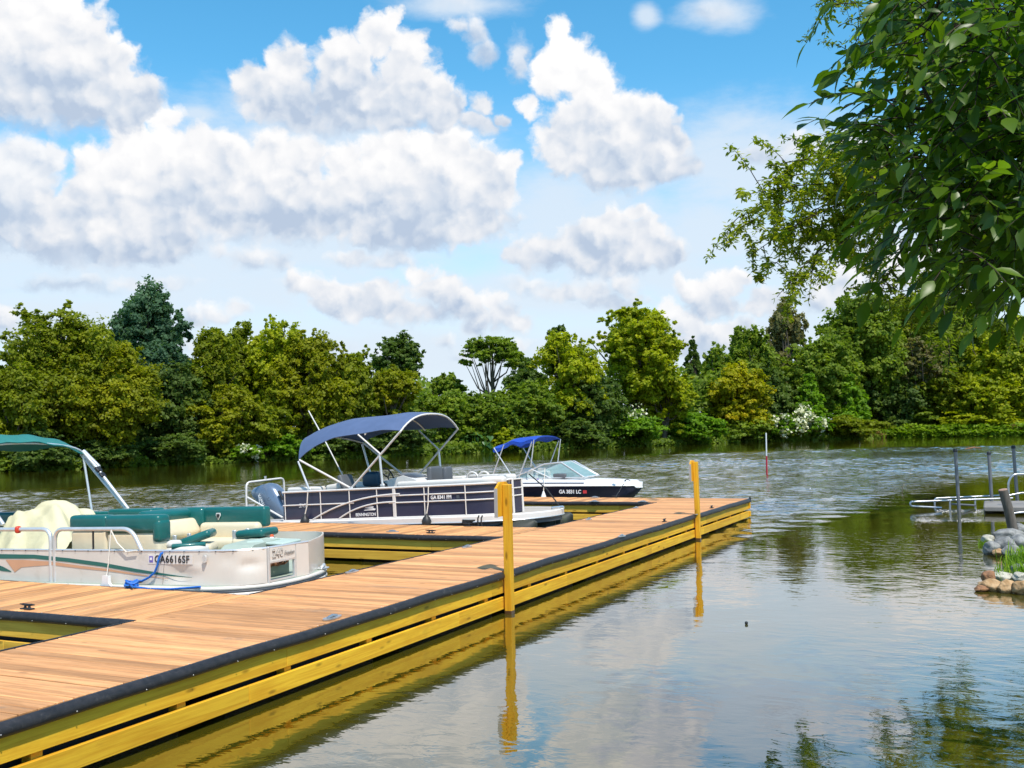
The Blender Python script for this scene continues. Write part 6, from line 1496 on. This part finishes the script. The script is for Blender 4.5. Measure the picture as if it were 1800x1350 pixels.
kpart("hand_rail", M_SHINY, [rpath([q(1655, 892.5, D1), q(1600, 889.5, D1), q(1600, 882, D1), q(1780, 875.5, D1)], 0.06, 6)], 0.024)
kpart("hand_rail", M_SHINY, [rpath([q(1672, 893, D2), q(1643, 892, D2), q(1643, 876, D2), q(1790, 869.5, D2)], 0.07, 6)], 0.025)
for x, a, b, d in ((1670, 880, 896, D1), (1714, 873, 892, D2)): kpart("rail_post", M_SHINY, [[q(x, a, d), q(x, b, d), q(x, b+8, d)]], 0.024)
kpart("lower_bar", M_STEEL, [[q(1672, 886, D1), q(1714, 888.5, D1+.5)]], 0.026); kpart("lower_bar", M_STEEL, [[q(1714, 888, D2), q(1760, 890, D2)]], 0.026)
A, B = atz(1745, 892, 0.16), atz(1830, 889, 0.16)
mb = MB(); a = A-KO; mb.box((a[0]+1.6, a[1]+1.1, 0.12), (3.6, 2.2, 0.12), bev=.02); mb.build("platform", mat("grey_platform_boards", (0.24, 0.22, 0.205), 0.8, var=.2, scale=3), kl)
kpart("gate_rail", M_SHINY, [rpath([q(1774, 898, 24.5), q(1772, 848, 24.5), q(1780, 833.5, 24.5), q(1850, 832.5, 24.5)], 0.12, 6)], 0.026)
kpart("gate_rail", M_SHINY, [[q(1768, 872, 23.5), q(1795, 866.5, 23.5), q(1850, 866, 23.5)], [q(1772, 904, 22.5), q(1790, 901, 22.5), q(1850, 897, 22.5)]], 0.024)

# ------------------------------------------------------------------ small things in the water
b = atz(1348, 832, 0.0); d = (b-CAM)@FW; e = atd(1346.5, 761, d)-b
t = thing("marker_pole", "thin marker pole standing in the lake, white above and red below", "marker pole", tuple(b))
mb = MB(); mb.tube([tuple(-e*.3), tuple(e*.43)], 0.040, 10); mb.build("red_sleeve", mat("red_plastic_sleeve", (0.50, 0.015, 0.04), 0.5), t)
mb = MB(); mb.tube([tuple(e*.43), tuple(e)], 0.036, 10); mb.build("white_tube", M_WHITE, t)
b = atz(1712, 789, 0.0); mb = MB(); k = ((b-CAM)@FW)/FPX
mb.tube([tuple(b-right3*16*k), tuple(b+up3*2.5*k), tuple(b+right3*14*k+up3*1*k)], [0.7*k, 1.3*k, 0.4*k], 8); mb.tube([tuple(b-right3*8*k), tuple(b-right3*11*k+up3*6*k)], [.8*k, .2*k], 6); mb.tube([tuple(b-right3*3*k), tuple(b+right3*2*k+up3*5*k)], [.7*k, .2*k], 6)
tag(mb.build("driftwood", RR), "reddish snag of driftwood floating far out on the right", "driftwood")
b = atz(1585, 866, 0.0); k = ((b-CAM)@FW)/FPX; mb = MB(); mb.tube([tuple(b-up3*.1), tuple(b+right3*2*k+up3*9*k), tuple(b+right3*5*k+up3*15*k)], [1.0*k, .7*k, .3*k], 6); mb.tube([tuple(b+right3*2*k+up3*8*k), tuple(b-right3*2*k+up3*11*k)], [.5*k, .2*k], 5)
tag(mb.build("branch_stick", RT_), "forked brown stick poking out of the open water", "stick")
b = atz(1312, 1095, 0.015); mb = MB(); cushion(mb, tuple(b), (0.035, 0.03, 0.035), 0.014); tag(mb.build("floating_nut", M_BLACK), "small dark nut floating alone on the calm water", "nut")
b = atz(1424, 859, 0.02); mb = MB(); cushion(mb, tuple(b), (0.05, 0.05, 0.055), 0.022); tag(mb.build("bobber", M_WHITE), "tiny white bobber floating in the rippled water", "float")
_x, _d = bank_at(1720, 2.5); b = np.array([_x[0], _x[1], 0.75]); k = ((b-CAM)@FW)/FPX; mb = MB(); mb.tube([tuple(b-right3*20*k), tuple(b+up3*1.5*k), tuple(b+right3*14*k+up3*1*k), tuple(b+right3*24*k+up3*4*k)], [0.9*k, .9*k, .6*k, .2*k], 6); mb.tube([tuple(b+right3*4*k+up3*1.5*k), tuple(b+right3*9*k+up3*7*k)], [.5*k, .15*k], 5)
tag(mb.build("bleached_log", M_CORD), "bleached dead log lying on the grassy bank at the right", "log")
